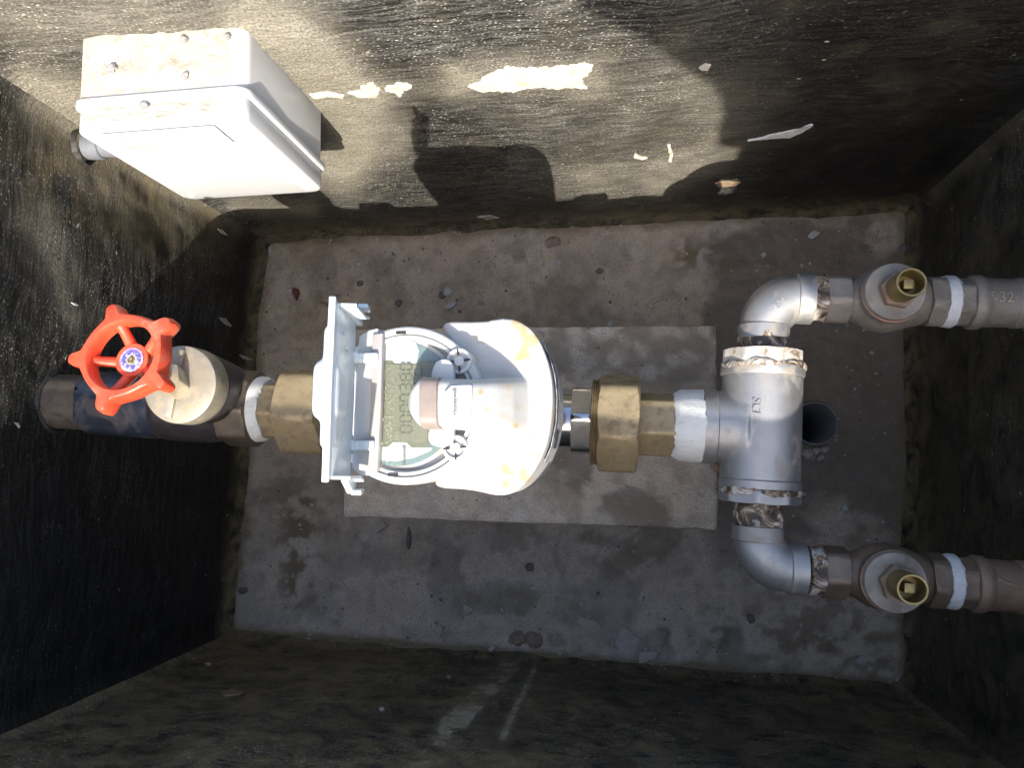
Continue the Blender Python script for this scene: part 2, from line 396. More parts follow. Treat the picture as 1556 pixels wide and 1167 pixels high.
def text(name, s, size, O, ex, en, mat, parent, ext=.0002, local=False, bend=None, bold=0):
    """lettering: O = middle, ex = reading direction, en = outward normal"""
    c = bpy.data.curves.new(name, 'FONT'); c.body = s; c.size = size; c.extrude = ext; c.align_x = 'CENTER'; c.align_y = 'CENTER'; c.offset = bold
    c.resolution_u = 3
    o = bpy.data.objects.new('tmp', c); COL.objects.link(o)
    me = bpy.data.meshes.new_from_object(o.evaluated_get(bpy.context.evaluated_depsgraph_get())); bpy.data.objects.remove(o)
    ex = Vector(ex).normalized(); en = Vector(en).normalized(); ey = en.cross(ex)
    if bend:
        for v in me.vertices:
            th = v.co.y/bend; r = bend+v.co.z; v.co.y = r*math.sin(th); v.co.z = r*math.cos(th)-bend
    M = Matrix((ex, ey, en)).transposed().to_4x4(); M.translation = O
    me.transform(M); me.materials.clear()
    return link(name, me, mat, parent, local, smooth=None)
def smoothpoly(pts, it=2):
    for _ in range(it):
        q = []
        for i in range(len(pts)):
            a_, b_ = pts[i], pts[(i+1) % len(pts)]
            q += [a_*.75+b_*.25, a_*.25+b_*.75]
        pts = q
    return pts

# ================================================================== THE PIT
FC = [at(400, 362, 0), at(1385, 312, 0), at(1378, 1050, 0), at(347, 967, 0)]   # floor corners: far left, far right, near right, near left
RIM = .56; SHADE_RIM = .712                             # ground level, lowered to admit sky light; unseen near wall top raised for shade
def setmask(me, arr):
    ca = me.color_attributes.new('mask', 'FLOAT_COLOR', 'POINT'); ca.data.foreach_set('color', np.c_[arr, np.ones(len(arr))].astype(np.float32).ravel())
def seg(U, V, p0, p1, wd):
    d = np.array([p1[0]-p0[0], p1[1]-p0[1]], float); L = max(1e-6, d@d)
    t = np.clip(((U-p0[0])*d[0]+(V-p0[1])*d[1])/L, 0, 1)
    q = np.hypot(U-p0[0]-t*d[0], V-p0[1]-t*d[1]); return np.exp(-(q/wd)**2)
def wall(name, A, Bp, seed, maskf, label, holes=(), RIM=RIM):
    A = Vector(A); Bp = Vector(Bp); L = (Bp-A).length; e = (Bp-A).normalized(); n = Vector((0, 0, 1)).cross(e)
    if n.dot(Vector((-.06, .03, 0))-A) < 0: n = -n
    nx = int(L/.004); nz = int(RIM/.004)
    s = np.linspace(0, 1, nx+1)*L; z = np.linspace(-.01, RIM, nz+1); SS, ZZ = np.meshgrid(s, z)
    d = (fbm(SS, ZZ, 9, 4, seed)-.5)*.012+(fbm(SS, ZZ, 55, 3, seed+9)-.5)*.0022
    edge = np.minimum(SS, L-SS); d = d*sst(0, .03, edge)
    cove = np.clip(1-ZZ/.022, 0, 1)**2*.007*(0.7+.8*fbm(SS, ZZ*0, 30, 3, seed+3))     # rough mortar fillet at the foot
    cc = np.clip(1-edge/.022, 0, 1)**2*.010
    off = d+cove+cc
    P = np.array(A)[None, :]+SS.ravel()[:, None]*np.array(e)+off.ravel()[:, None]*np.array(n); P[:, 2] += ZZ.ravel()
    idx = np.arange((nx+1)*(nz+1)).reshape(nz+1, nx+1)
    q = np.stack([idx[:-1, :-1], idx[:-1, 1:], idx[1:, 1:], idx[1:, :-1]], -1).reshape(-1, 4)
    c = P[q].mean(1); keep = np.ones(len(q), bool)
    for h, r in holes: keep &= np.linalg.norm(c-np.array(h), axis=1) > r
    q = q[keep]
    # body of the wall behind the painted face
    nb = len(P); ext = [A-e*.15-n*.15, Bp+e*.15-n*.15]
    P2 = [tuple(p) for p in P]; 
    F_ = [tuple(map(int, k)) for k in q]
    for p in (A, Bp, ext[1], ext[0]):
        for zz in (-.01, RIM): P2.append((p.x, p.y, zz))
    F_ += [(nb+2, nb+3, nb+5, nb+4), (nb+4, nb+5, nb+7, nb+6), (nb+6, nb+7, nb+1, nb), (nb+1, nb+7, nb+5, nb+3)]
    me = bpy.data.meshes.new(name); me.from_pydata(P2, [], F_)
    U, V = proj_np(np.array(P2)); N = len(P2)
    al = np.zeros((N, 3)); al[:nb, 0] = SS.ravel()+seed; al[:nb, 1] = ZZ.ravel(); al[:nb, 2] = seed*.3
    at2 = me.attributes.new('along', 'FLOAT_VECTOR', 'POINT'); at2.data.foreach_set('vector', al.astype(np.float32).ravel())
    S1 = np.zeros(N); Z1 = np.zeros(N); S1[:nb] = SS.ravel(); Z1[:nb] = ZZ.ravel()
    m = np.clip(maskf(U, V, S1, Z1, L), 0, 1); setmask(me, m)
    o = link(name, me, 'wall', None, kind='structure', smooth=60); o['label'] = label
    return o, e, n

def m_far(U, V, s, z, L):
    n1 = fbm(s, z, 12, 5, 5); n2 = fbm(s, z, 40, 4, 6)
    r = .85*seg(U, V, (100, 150), (520, 230), 38)*.8+1.0*seg(U, V, (380, 30), (560, 160), 40)+.55*seg(U, V, (480, 90), (520, 250), 40)
    r += .8*seg(U, V, (40, 130), (110, 190), 34)+.55*seg(U, V, (500, 230), (600, 215), 30)
    r += .65*seg(U, V, (700, 118), (900, 112), 34)*n2*1.6+.35*seg(U, V, (480, 140), (700, 130), 18)
    r += .42*seg(U, V, (0, 20), (430, 10), 60)*n1*1.6+.5*seg(U, V, (1000, 280), (1130, 210), 30)*n2*1.7
    r += .28*seg(U, V, (900, 250), (1100, 110), 90)*n1*1.8
    r += .5*seg(U, V, (360, 312), (470, 320), 16)
    r *= .45+1.1*n1; r *= 1-.5*sst(1000, 1400, U); r = np.minimum(r, .74)  # smear fades rightward as well, painting the same shade
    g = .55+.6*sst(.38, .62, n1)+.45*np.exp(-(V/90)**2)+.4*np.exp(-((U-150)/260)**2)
    g *= 1-.88*sst(930, 1260, U)  # coating darkened to the right, painting the cast shade deeper
    b = sst(.075, .0, z)*.9+.12*sst(.5, .7, n2)
    return np.stack([r, g, b], 1)
def m_left(U, V, s, z, L):
    n1 = fbm(s, z, 12, 5, 25); n2 = fbm(s, z, 40, 4, 26)
    r = .75*seg(U, V, (60, 165), (130, 215), 26)+.85*seg(U, V, (120, 245), (260, 320), 30)+.35*seg(U, V, (180, 260), (330, 310), 40)+.30*seg(U, V, (60, 330), (110, 480), 30)
    r *= .4+1.2*n2; r = np.minimum(r, .74)
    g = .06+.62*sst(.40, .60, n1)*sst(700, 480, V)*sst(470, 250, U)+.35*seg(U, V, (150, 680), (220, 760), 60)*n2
    b = sst(.05, .0, z)*1.2+.75*seg(U, V, (110, 240), (300, 330), 70)
    return np.stack([r, g, b], 1)
def m_near(U, V, s, z, L):
    n1 = fbm(s, z, 12, 5, 45); n2 = fbm(s, z, 50, 4, 46)
    r = 3.*sst(.22, .5, n2)*np.clip(seg(U, V, (635, 1180), (690, 1100), 15)+seg(U, V, (690, 1100), (775, 1015), 13), 0, 1)
    r += 1.3*seg(U, V, (765, 1120), (812, 1015), 7)+.20*seg(U, V, (1318, 1095), (1375, 1167), 3)*1.6+.16*seg(U, V, (800, 1100), (860, 1030), 12)
    r += .22*seg(U, V, (0, 1120), (110, 1075), 18)+.10*seg(U, V, (200, 1070), (420, 1130), 16)
    r = np.clip(r, 0, 1)
    g = .55+.75*sst(.42, .62, n1)
    b = .60+.9*sst(.08, .0, z)+.55*sst(.4, .6, n1)+.15*(U < 420)
    return np.stack([r, g, b], 1)
def m_right(U, V, s, z, L):
    n1 = fbm(s, z, 12, 5, 65); n2 = fbm(s, z, 40, 4, 66)
    r = .22*seg(U, V, (1490, 200), (1420, 290), 16)*n2*2+.12*seg(U, V, (1500, 260), (1480, 400), 24)*n2*2
    g = .10+.35*sst(.45, .65, n1); b = .30+sst(.05, .0, z)*.9+.4*seg(U, V, (1400, 500), (1400, 900), 22)
    return np.stack([r, g, b], 1)
HOLE_IN = at(88, 611, ZP)
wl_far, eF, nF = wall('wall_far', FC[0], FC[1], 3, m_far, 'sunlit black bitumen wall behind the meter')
wl_right, eR, nR = wall('wall_right', FC[1], FC[2], 11, m_right, 'black shaded wall the two valve runs enter')
wl_near, eN, nN = wall('wall_near', FC[2], FC[3], 19, m_near, 'shaded black wall with a pale smear', RIM=SHADE_RIM)
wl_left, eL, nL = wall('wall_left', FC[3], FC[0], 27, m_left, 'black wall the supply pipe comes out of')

# floor sheet with the hole for the drain
DR = at(1236, 644, .004); DRr = rad(1236, 644, 0, 33)
nx, ny = 300, 210
A_, B_, C_, D_ = [np.array(FC[i]) for i in (3, 2, 1, 0)]
tt, ss = np.meshgrid(np.linspace(-.02, 1.02, nx+1), np.linspace(-.03, 1.03, ny+1))
P = ((1-ss)*(1-tt))[..., None]*A_+((1-ss)*tt)[..., None]*B_+(ss*tt)[..., None]*C_+(ss*(1-tt))[..., None]*D_
P = P.reshape(-1, 3)
P[:, 2] = (fbm(P[:, 0]+5, P[:, 1]+5, 14, 4, 2)-.5)*.006+(fbm(P[:, 0]+5, P[:, 1]+5, 90, 3, 3)-.5)*.0018
rr_ = np.hypot(P[:, 0]-DR.x, P[:, 1]-DR.y); P[:, 2] *= sst(DRr, DRr+.02, rr_)
idx = np.arange(len(P)).reshape(ny+1, nx+1)
q = np.stack([idx[:-1, :-1], idx[:-1, 1:], idx[1:, 1:], idx[1:, :-1]], -1).reshape(-1, 4)
q = q[(rr_[q] > DRr-.0035).all(1)]
me = bpy.data.meshes.new('floor'); me.from_pydata([tuple(p) for p in P], [], [tuple(map(int, k)) for k in q])
U, V = proj_np(P); n1 = fbm(P[:, 0]+3, P[:, 1]+3, 22, 5, 80); n2 = fbm(P[:, 0]+3, P[:, 1]+3, 70, 4, 81)
j = (n1-.5)*150+(n2-.5)*50
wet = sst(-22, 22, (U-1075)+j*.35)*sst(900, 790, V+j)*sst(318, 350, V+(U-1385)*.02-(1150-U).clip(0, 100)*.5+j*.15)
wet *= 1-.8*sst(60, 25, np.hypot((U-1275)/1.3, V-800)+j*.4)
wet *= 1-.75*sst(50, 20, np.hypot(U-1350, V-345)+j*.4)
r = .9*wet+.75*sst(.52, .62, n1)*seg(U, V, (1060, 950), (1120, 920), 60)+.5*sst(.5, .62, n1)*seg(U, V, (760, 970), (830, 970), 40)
g = 1.1*sst(.42, .60, n2)*(seg(U, V, (455, 770), (455, 890), 34)+.9*seg(U, V, (1040, 385), (1110, 400), 26)+.6*seg(U, V, (770, 390), (790, 390), 14)+.6*seg(U, V, (1100, 950), (1330, 1010), 40)+.5*seg(U, V, (1200, 900), (1350, 960), 40))
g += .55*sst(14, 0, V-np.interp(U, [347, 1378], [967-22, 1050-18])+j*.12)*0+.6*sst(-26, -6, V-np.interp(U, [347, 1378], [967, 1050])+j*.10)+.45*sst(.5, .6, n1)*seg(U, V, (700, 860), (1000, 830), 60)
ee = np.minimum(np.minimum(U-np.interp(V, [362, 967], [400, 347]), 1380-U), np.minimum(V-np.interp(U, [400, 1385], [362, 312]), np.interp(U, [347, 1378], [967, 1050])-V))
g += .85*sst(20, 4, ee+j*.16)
b = .6*sst(.52, .66, n2)*seg(U, V, (560, 360), (1240, 340), 50)+.7*seg(U, V, (1000, 390), (1180, 335), 40)*sst(.4, .6, n1)+.55*sst(.45, .65, n2)*seg(U, V, (380, 900), (480, 960), 60)+(.35+.5*sst(.42, .6, n1))*sst(740, 860, V)*sst(1250, 1000, U)  # last term brightens the near floor by colour, standing in for missing light
r += .35*sst(.50, .66, n1)+.25*sst(.54, .68, n2); g += .30*sst(.52, .68, fbm(P[:, 0]+9, P[:, 1]+1, 16, 5, 95))
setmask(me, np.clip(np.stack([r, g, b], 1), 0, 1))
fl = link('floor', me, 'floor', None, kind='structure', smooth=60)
fl['label'] = 'stained concrete floor of the pit'

# the ground the pit is dug in, with the pit left open
gi = [FC[0]-eF*.1-nF*.1, FC[1]+eF*.1-nF*.1, FC[2]+eF*.1-nN*.1, FC[3]-eF*.1-nN*.1]
go = [Vector((-30, 30, 0)), Vector((30, 30, 0)), Vector((30, -30, 0)), Vector((-30, -30, 0))]
me = bpy.data.meshes.new('ground')
me.from_pydata([(p.x, p.y, RIM-.012) for p in gi+go], [], [(i, (i+1) % 4, 4+(i+1) % 4, 4+i) for i in range(4)])
link('ground', me, 'ground', None, kind='structure', smooth=None)

# bare patches where the bitumen has come away (parts of their wall)
def wallpatch(par, A, e, n, name, pts, mat='plaster', th=.0016, label=None, lift=.0, seed=0, it=2):
    """pts in photograph pixels -> the wall plane through A with normal n"""
    out = []
    for (u, v) in pts:
        d = B @ Vector((u-W0/2, -(v-H0/2), -F)); k = (A-Vector((0, 0, H))).dot(n)/d.dot(n)
        out.append(Vector((0, 0, H))+d*k)
    ctr = sum(out, Vector())/len(out); up = Vector((0, 0, 1)); Q = []
    m = len(out)
    for i in range(m):
        a_, b_ = out[i], out[(i+1) % m]; st = max(1, int((b_-a_).length/.0022))
        for k in range(st):
            p = a_.lerp(b_, k/st); s_ = (p-A).dot(e)
            p = p+(e*mnoise.noise(Vector((p.x*260, p.z*260, seed)))+up*mnoise.noise(Vector((p.x*260, p.z*260, seed+7))))*.0016*it
            Q.append(p)
    def surf(p):
        s_ = np.array([(p-A).dot(e)]); z_ = np.array([p.z]); sd = {id(wl_far): 3, id(wl_right): 11, id(wl_near): 19, id(wl_left): 27}[id(par)]
        d_ = (fbm(s_, z_, 9, 4, sd)-.5)*.012+(fbm(s_, z_, 55, 3, sd+9)-.5)*.0022
        LL = {3: (FC[1]-FC[0]).length, 11: (FC[2]-FC[1]).length, 19: (FC[3]-FC[2]).length, 27: (FC[0]-FC[3]).length}[sd]
        ed = np.minimum(s_, LL-s_); d_ = d_*sst(0, .03, ed)
        d_ = d_+np.clip(1-z_/.022, 0, 1)**2*.007*(0.7+.8*fbm(s_, z_*0, 30, 3, sd+3))
        return float(d_[0])
    vs = []; fs = []
    N = len(Q)
    for k, sc in enumerate((1.0, .96, .6, .25)):
        for p in Q:
            p2 = ctr.lerp(p, sc); vs.append(p2+n*(surf(p2)+(-.001 if k == 0 else th)+(.0005*mnoise.noise(p2*400))+lift))
    vs.append(ctr+n*(surf(ctr)+th+lift))
    for k in range(3):
        for i in range(N): fs.append((k*N+i, k*N+(i+1) % N, (k+1)*N+(i+1) % N, (k+1)*N+i))
    for i in range(N): fs.append((3*N+i, 3*N+(i+1) % N, 4*N))
    me = bpy.data.meshes.new(name); me.from_pydata([tuple(v) for v in vs], [], fs)
    bm = bmesh.new(); bm.from_mesh(me); bmesh.ops.recalc_face_normals(bm, faces=bm.faces); bm.to_mesh(me); bm.free()
    return link(name, me, mat, par, label=label, smooth=40)
WP = lambda nm, pts, **k: wallpatch(wl_far, FC[0], eF, nF, nm, pts, **k)
WP('bare_plaster_patch', [(708, 130), (735, 118), (770, 103), (800, 106), (850, 101), (888, 94), (903, 98), (897, 110), (884, 120), (893, 134), (868, 130), (820, 134), (770, 140), (725, 138)], label='long white bare plaster patch', seed=1)
WP('bare_plaster_patch', [(527, 138), (548, 136), (552, 126), (568, 124), (578, 134), (572, 147), (545, 146)], label='small white bare patch beside the enclosure', seed=2)
WP('bare_plaster_patch', [(586, 130), (600, 126), (622, 124), (626, 130), (612, 140), (606, 147), (600, 140), (588, 137)], label='small pale bare patch with a yellow edge', seed=3)
WP('bare_plaster_patch', [(470, 142), (500, 140), (524, 143), (520, 148), (495, 147), (475, 149)], seed=4, it=1.2)
WP('paint_scar', [(1135, 212), (1165, 206), (1190, 201), (1215, 195), (1232, 187), (1236, 189), (1220, 200), (1200, 209), (1170, 210)], mat='tapeblue', label='thin white scar in the shaded part', seed=5, it=.7)
WP('paint_scar', [(1062, 104), (1072, 98), (1080, 100), (1076, 108), (1066, 109)], seed=6, it=.8)
WP('paint_scar', [(1086, 279), (1105, 277), (1126, 278), (1120, 283), (1092, 284)], mat='tanstone', seed=7, it=.5)
WP('paint_scar', [(1014, 218), (1018, 217), (1023, 232), (1020, 244), (1015, 243), (1018, 232)], seed=8, it=.5)
WP('paint_scar', [(965, 231), (972, 235), (984, 238), (976, 240), (962, 237)], seed=9, it=.5)
WP('paint_scar', [(725, 330), (745, 328), (758, 332), (740, 336)], mat='stone', seed=12, it=.6)
for (u, v, s_) in ((1513, 119, 5), (1100, 10, 4)):
    pass
wallpatch(wl_right, FC[1], eR, nR, 'paint_scar', [(1511, 115), (1516, 117), (1528, 126), (1525, 128), (1512, 121)], seed=14, it=.4)
wallpatch(wl_near, FC[2], eN, nN, 'paint_scar', [(336, 1050), (352, 1045), (372, 1050), (365, 1055), (340, 1056)], mat='tanstone', seed=15, it=.8)
for (u, v, s_, sd) in ((316, 1010, 4, 1), (682, 1030, 3, 2), (580, 1078, 4, 3)):
    wallpatch(wl_near, FC[2], eN, nN, 'paint_scar', [(u-s_, v-1), (u, v-s_*.7), (u+s_, v), (u, v+s_*.6)], seed=20+sd, it=.4)
for (u, v, a_, b_, sd) in ((337, 352, 7, 5, 1), (340, 489, 12, 7, 2), (28, 646, 4, 4, 3), (372, 543, 9, 4, 4), (104, 636, 6, 4, 5), (110, 462, 5, 3, 6)):
    wallpatch(wl_left, FC[3], eL, nL, 'lime_spatter', [(u-a_, v-b_), (u, v-b_*.8), (u+a_, v+b_), (u, v+b_*.6)], mat='paintchip', seed=30+sd, it=.6)

# unseen blocker added beyond the near edge, cut to a person's shadow outline
YS = -.44
def unshade(u, v):
    d = B @ Vector((u-W0/2, -(v-H0/2), -F)); k = (FC[0]-Vector((0, 0, H))).dot(nF)/d.dot(nF); p = Vector((0, 0, H))+d*k
    t_ = (p.y-YS)/SUN.y; return p-SUN*t_
ed = [unshade(*p) for p in ((1134, 250), (1131, 226), (1134, 207), (1104, 200), (1100, 182), (1112, 150), (1108, 118), (1094, 98), (1060, 80), (1020, 45), (985, 22), (945, 0))]
b0 = ed[0]
pts = [(b0.x+.004, RIM-.012)]+[(p.x, p.z) for p in ed]
l1 = ed[-1]; l0 = ed[-2]
pts += [(l1.x-.03, l1.z+.03), (l1.x-.02, l1.z+.09), (l1.x+.2, l1.z+.10), (.50, l1.z+.06), (.52, RIM-.012)]
bm = bmesh.new()
vs = [bm.verts.new((x, YS, z)) for x, z in pts]; f = bm.faces.new(vs)
r_ = bmesh.ops.extrude_face_region(bm, geom=[f])
for v in r_['geom']:
    if isinstance(v, bmesh.types.BMVert): v.co.y -= .03
bmesh.ops.recalc_face_normals(bm, faces=bm.faces)
me = bpy.data.meshes.new('shadow_blocker'); bm.to_mesh(me); bm.free()
tag(settle(link('shadow_blocker', me, 'slab', None, smooth=None)), 'unseen grey slab added beside the opening to cast shade on the right half', 'cover')  # 'cover' is only the added shade caster, no real pit cover

# ------------------------------------------------------------------ concrete block under the meter
ZB = .24
bp = [at(524, 500, ZB), at(1090, 493, ZB), at(1091, 806, ZB), at(520, 786, ZB)]
bm = bmesh.new()
top = [bm.verts.new(p) for p in bp]; bot = [bm.verts.new((p.x, p.y, -.004)) for p in bp]
bm.faces.new(top); bm.faces.new(bot[::-1])
for i in range(4): bm.faces.new((top[i], bot[i], bot[(i+1) % 4], top[(i+1) % 4]))
bmesh.ops.recalc_face_normals(bm, faces=bm.faces)
bmesh.ops.bevel(bm, geom=bm.edges[:], offset=.004, segments=2, profile=.5, affect='EDGES')
bmesh.ops.subdivide_edges(bm, edges=bm.edges[:], cuts=70, use_grid_fill=True)
for v in bm.verts:
    v.co += Vector((mnoise.noise(v.co*60), mnoise.noise(v.co*60+Vector((9, 0, 0))), mnoise.noise(v.co*50+Vector((0, 9, 0)))*.8))*.0013
me = bpy.data.meshes.new('concrete_block'); bm.to_mesh(me); bm.free()
Pn = np.array([tuple(v.co) for v in me.vertices]); U, V = proj_np(Pn); n1 = fbm(Pn[:, 0]+3, Pn[:, 1]+3, 22, 5, 180); n2 = fbm(Pn[:, 0]+3, Pn[:, 1]+3, 70, 4, 181)
r = .9*sst(.44, .54, n1+.10*n2-.05)*seg(U, V, (860, 700), (1000, 770), 55)+.25*sst(.5, .6, n2)
g = .62*sst(.30, .6, n2)*sst(640, 560, V)*(U > 820)+.4*sst(.5, .6, n2)*seg(U, V, (900, 760), (1000, 780), 50)
b = .45*sst(.4, .6, n1)*sst(660, 740, V)+.2
setmask(me, np.clip(np.stack([r, g, b], 1), 0, 1))
tag(settle(link('concrete_block', me, 'block', None, smooth=50)), 'flat rectangular concrete block on the floor under the meter', 'block')

# ------------------------------------------------------------------ drain
dt = thing('drain_pipe', (DR.x, DR.y, .0), 'round open drain pipe end set in the floor right of the steel tee', 'drain')
link('pipe', lathe((DR.x, DR.y, -.22), (0, 0, 1), [(0, DRr), (.232, DRr), (.2335, DRr-.0008), (.2335, DRr-.0018), (.232, DRr-.0026), (0, DRr-.0026)], 64, caps=(True, True)), 'drain', dt)

# ================================================================== PIPE RUN
def L1(u): return at(u, 610+(u-95)*38/985, ZP)
def r1(u, px): return rad(u, 625, ZP, px)
AX = (L1(1000)-L1(200)).normalized()
def span(u0, u1): return (L1(u1)-L1(u0)).length

# --- supply pipe out of the wall
p0 = L1(60); t = thing('supply_pipe', L1(120), 'dusty grey pipe stub coming out of the left wall into the gate valve', 'pipe')
link('pipe', lathe(L1(40), AX, [(0, r1(100, 41)), (span(40, 150), r1(100, 42)), (span(40, 160), r1(100, 44))], 48, rjit=.0004), 'greypipe', t)
# ragged mortar round the hole
MT['bitumen'] = simple('bitumen_mortar', (.016, .015, .013), (.030, .028, .024), .6, 0., 50, .7, 260, c3=(.10, .09, .07), c3t=(.60, .72), c3s=80)
hole = lathe(L1(36), AX, [(0, r1(90, 70)), (span(36, 60), r1(90, 62)), (span(36, 80), r1(90, 54)), (span(36, 90), r1(90, 48)), (span(36, 93), r1(90, 44)), (span(36, 92), r1(90, 40))], 96, rjit=.0035, endjit=.0015, seed=3, caps=(False, False))
link('mortar_collar', hole, 'bitumen', t, label='rough black mortar where the pipe leaves the wall')

# --- gate valve with red handwheel
BT = .437; bc = at(272, 584, BT); gv = thing('gate_valve', (bc.x, bc.y, ZP-.03), 'gate valve with a red handwheel on the supply pipe by the left wall', 'valve')
link('sleeve', lathe(L1(142), AX, [(0, r1(150, 44)), (.001, r1(150, 47)), (span(142, 240), r1(200, 51)), (span(142, 262), r1(200, 49))], 64, endjit=.004, rjit=.0006), 'bluepipe', gv, label='dark blue coated end of the valve body')
bx = L1(272)
body = join(lathe(L1(236), AX, [(0, r1(250, 46)), (span(236, 262), r1(250, 53)), (span(236, 320), r1(250, 54)), (span(236, 352), r1(300, 50)), (span(236, 366), r1(300, 45))], 64),
            lathe((bc.x, bc.y, ZP-.01), (0, 0, 1), [(0, .024), (.03, .028), (.066, .0315)], 64))
link('valve_body', melt(body, .0011, 8), 'darkbody', gv)
rb = rad(272, 584, BT, 60)
link('bonnet', lathe((bc.x, bc.y, BT-.022), (0, 0, 1), [(0, rb*.97), (.002, rb), (.0195, rb), (.0213, rb-.0006), (.022, rb-.002), (.0225, rb*.5), (.0225, 0.0005)], 96, rjit=.00015), 'bronze', gv)
# machined step of the bonnet
stp = prism([Vector((bc.x+rb*.88*math.cos(a_), bc.y+rb*.88*math.sin(a_), 0)) for a_ in np.linspace(R(80), R(262), 30)], BT-.001, BT+.0035, .0008)
link('bonnet_step', stp, 'bronze', gv)
WZ = .507; wc = at(183, 539, WZ)                   # wheel top plane
hx = Vector((wc.x*.35+bc.x*.65+.004, wc.y*.4+bc.y*.6, 0))
dirS = (Vector((wc.x, wc.y, WZ-.02))-Vector((bc.x-.003, bc.y, BT))).normalized()
bO = Vector((bc.x-.003, bc.y, BT))
link('packing_nut', lathe(bO-dirS*.003, dirS, nutprof(.020, .0135), 96, 6, .3, .0115), 'bronze', gv)
link('stem', lathe(bO, dirS, [(0, .0062), (.045, .0062), (.046, .005)], 32), 'brass', gv)
HW = bpy.data.objects.new('handwheel', None); 
# wheel frame: tilted a little, as the stem is
wn = (dirS*.55+Vector((0, 0, 1))*.45).normalized()
we1 = (Vector((1, 0, 0))-wn*wn.x).normalized(); we2 = wn.cross(we1)
def wp(r_, th, h): return wc+we1*(r_*math.cos(th))+we2*(r_*math.sin(th))+wn*h
WR = rad(183, 539, WZ, 66); SPK = [R(39+72*k) for k in range(5)]
segs = 240; rings = []
prof = [(-.0005, 0), (-.0016, .0008), (-.0046, .0008), (-.0056, -.0006), (-.0062, -.004), (-.0056, -.0125), (-.004, -.0140), (-.001, -.0140), (.0006, -.0128), (.0010, -.006)]
for (dr, h) in prof:
    ring = []
    for k in range(segs):
        th = 2*PI*k/segs; dl = min(abs((th-s_+PI) % (2*PI)-PI) for s_ in SPK)
        lobe = .0082*math.exp(-(dl/.125)**4*.8)+.0030*math.exp(-(dl/.26)**2)
        out = dr+(lobe*(1 if dr > -.003 else .0))
        hh = h-(.0015 if dr > -.003 else 0)*math.exp(-(dl/.15)**2)
        ring.append(wp(WR+out, th, hh))
    rings.append(ring)
HWm = ring_mesh(rings, closed_loop=True)
HWo = link('handwheel', HWm, 'red', gv, label='red five-lobed handwheel rim')
for th in SPK:
    pp = [wp(WR-.0035, th, -.0085), wp(WR*.72, th, -.012), wp(WR*.5, th, -.0160), wp(WR*.24, th, -.020)]
    m_ = sweep(pp, [.0042, .0037, .0040, .0048], 20)
    link('spoke', m_, 'red', HWo)
hO = wp(0, 0, -.030)
link('hub', lathe(hO, wn, [(0, .0085), (.004, .0098), (.013, .0110), (.0155, .0126), (.0168, .0127), (.0172, .0122), (.0170, .0097), (.0164, .0095), (.0164, .0004)], 64), 'red', HWo)
a = NT('handwheel_sticker'); cxy = a.n('ShaderNodeVectorMath', operation='LENGTH'); a.put(cxy.inputs[0], a.attr('rr').outputs['Vector'])
nz = a.noise(420, 3, .6)
col = a.ramp(cxy.outputs['Value'], [(.0, (.45, .42, .20)), (.42, (.40, .38, .30)), (.50, (.13, .13, .42)), (.80, (.15, .12, .38)), (.86, (.42, .36, .50)), (1., (.35, .20, .32))])
col = a.mix(a.ramp(nz, [(.52, 0.), (.58, 1.)]), col, (.55, .55, .58))
MT['sticker'] = a.fin(col, .25, .3)
sO = hO+wn*.0171
me = lathe(sO, wn, [(0, .0094), (.0003, .0094), (.0003, .006), (.0003, .003), (.0003, .0003)], 48)
rrv = me.attributes.new('rr', 'FLOAT_VECTOR', 'POINT')
for i, v in enumerate(me.vertices): rrv.data[i].vector = (v.co-sO)/.0094
link('sticker', me, 'sticker', HWo, label='round blue and yellow maker\'s sticker')
link('emblem', join(*[obox(sO+wn*.0006+we1*x_+we2*y_, we1*(.0022*math.cos(a_))+we2*(.0022*math.sin(a_)), we2*(.0005*math.cos(a_))-we1*(.0005*math.sin(a_)), wn*.0003) for x_, y_, a_ in ((-.0012, .001, .9), (.0012, .001, -.9), (0, -.0015, 0.1), (.001, -.0003, 1.6))]), 'brass2', HWo)
# octagonal collar and tape at the outlet of the valve
lc = span(358, 384)
link('hex_collar', lathe(L1(350), AX, nutprof(span(350, 396), r1(380, 60), .10), 96, 8, .1, r1(380, 54)), 'collar', gv)
link('thread_tape', lathe(L1(378), AX, [(0, r1(380, 44)), (.0005, r1(380, 50)), (.006, r1(380, 51)), (span(378, 404), r1(390, 49)), (span(378, 410), r1(390, 45)), (span(378, 411), r1(390, 30))], 96, endjit=.0014, rjit=.0011, seed=4), 'tape', gv)

# --- union nuts
un = thing('brass_union', L1(440), 'brass union of hexagon tailpiece and large nut between gate valve and meter', 'pipe fitting')
link('tailpiece', lathe(L1(396), AX, nutprof(span(396, 446), r1(420, 45), .04), 96, 6, R(10), r1(420, 39.5)), 'brass', un)
link('union_nut', lathe(L1(437), AX, nutprof(span(437, 505), r1(465, 68), .13), 96, 6, R(12), r1(465, 60)), 'brass', un)
un2 = thing('brass_union', L1(960), 'brass union nut and hexagon tailpiece between chrome stub and steel tee', 'pipe fitting')
link('thread', lathe(L1(899), AX, [x for k in range(6) for x in ((k*.0018, r1(900, 62)), (k*.0018+.0009, r1(900, 66)))]+[(.0108, r1(900, 62))], 64), 'brass', un2)
link('union_nut', lathe(L1(908), AX, nutprof(span(908, 971), r1(940, 76), .12), 96, 6, R(18), r1(940, 67)), 'brass', un2)
link('tailpiece', lathe(L1(968), AX, nutprof(span(968, 1030), r1(990, 49), .03), 96, 6, R(18), r1(990, 43)), 'brass', un2)
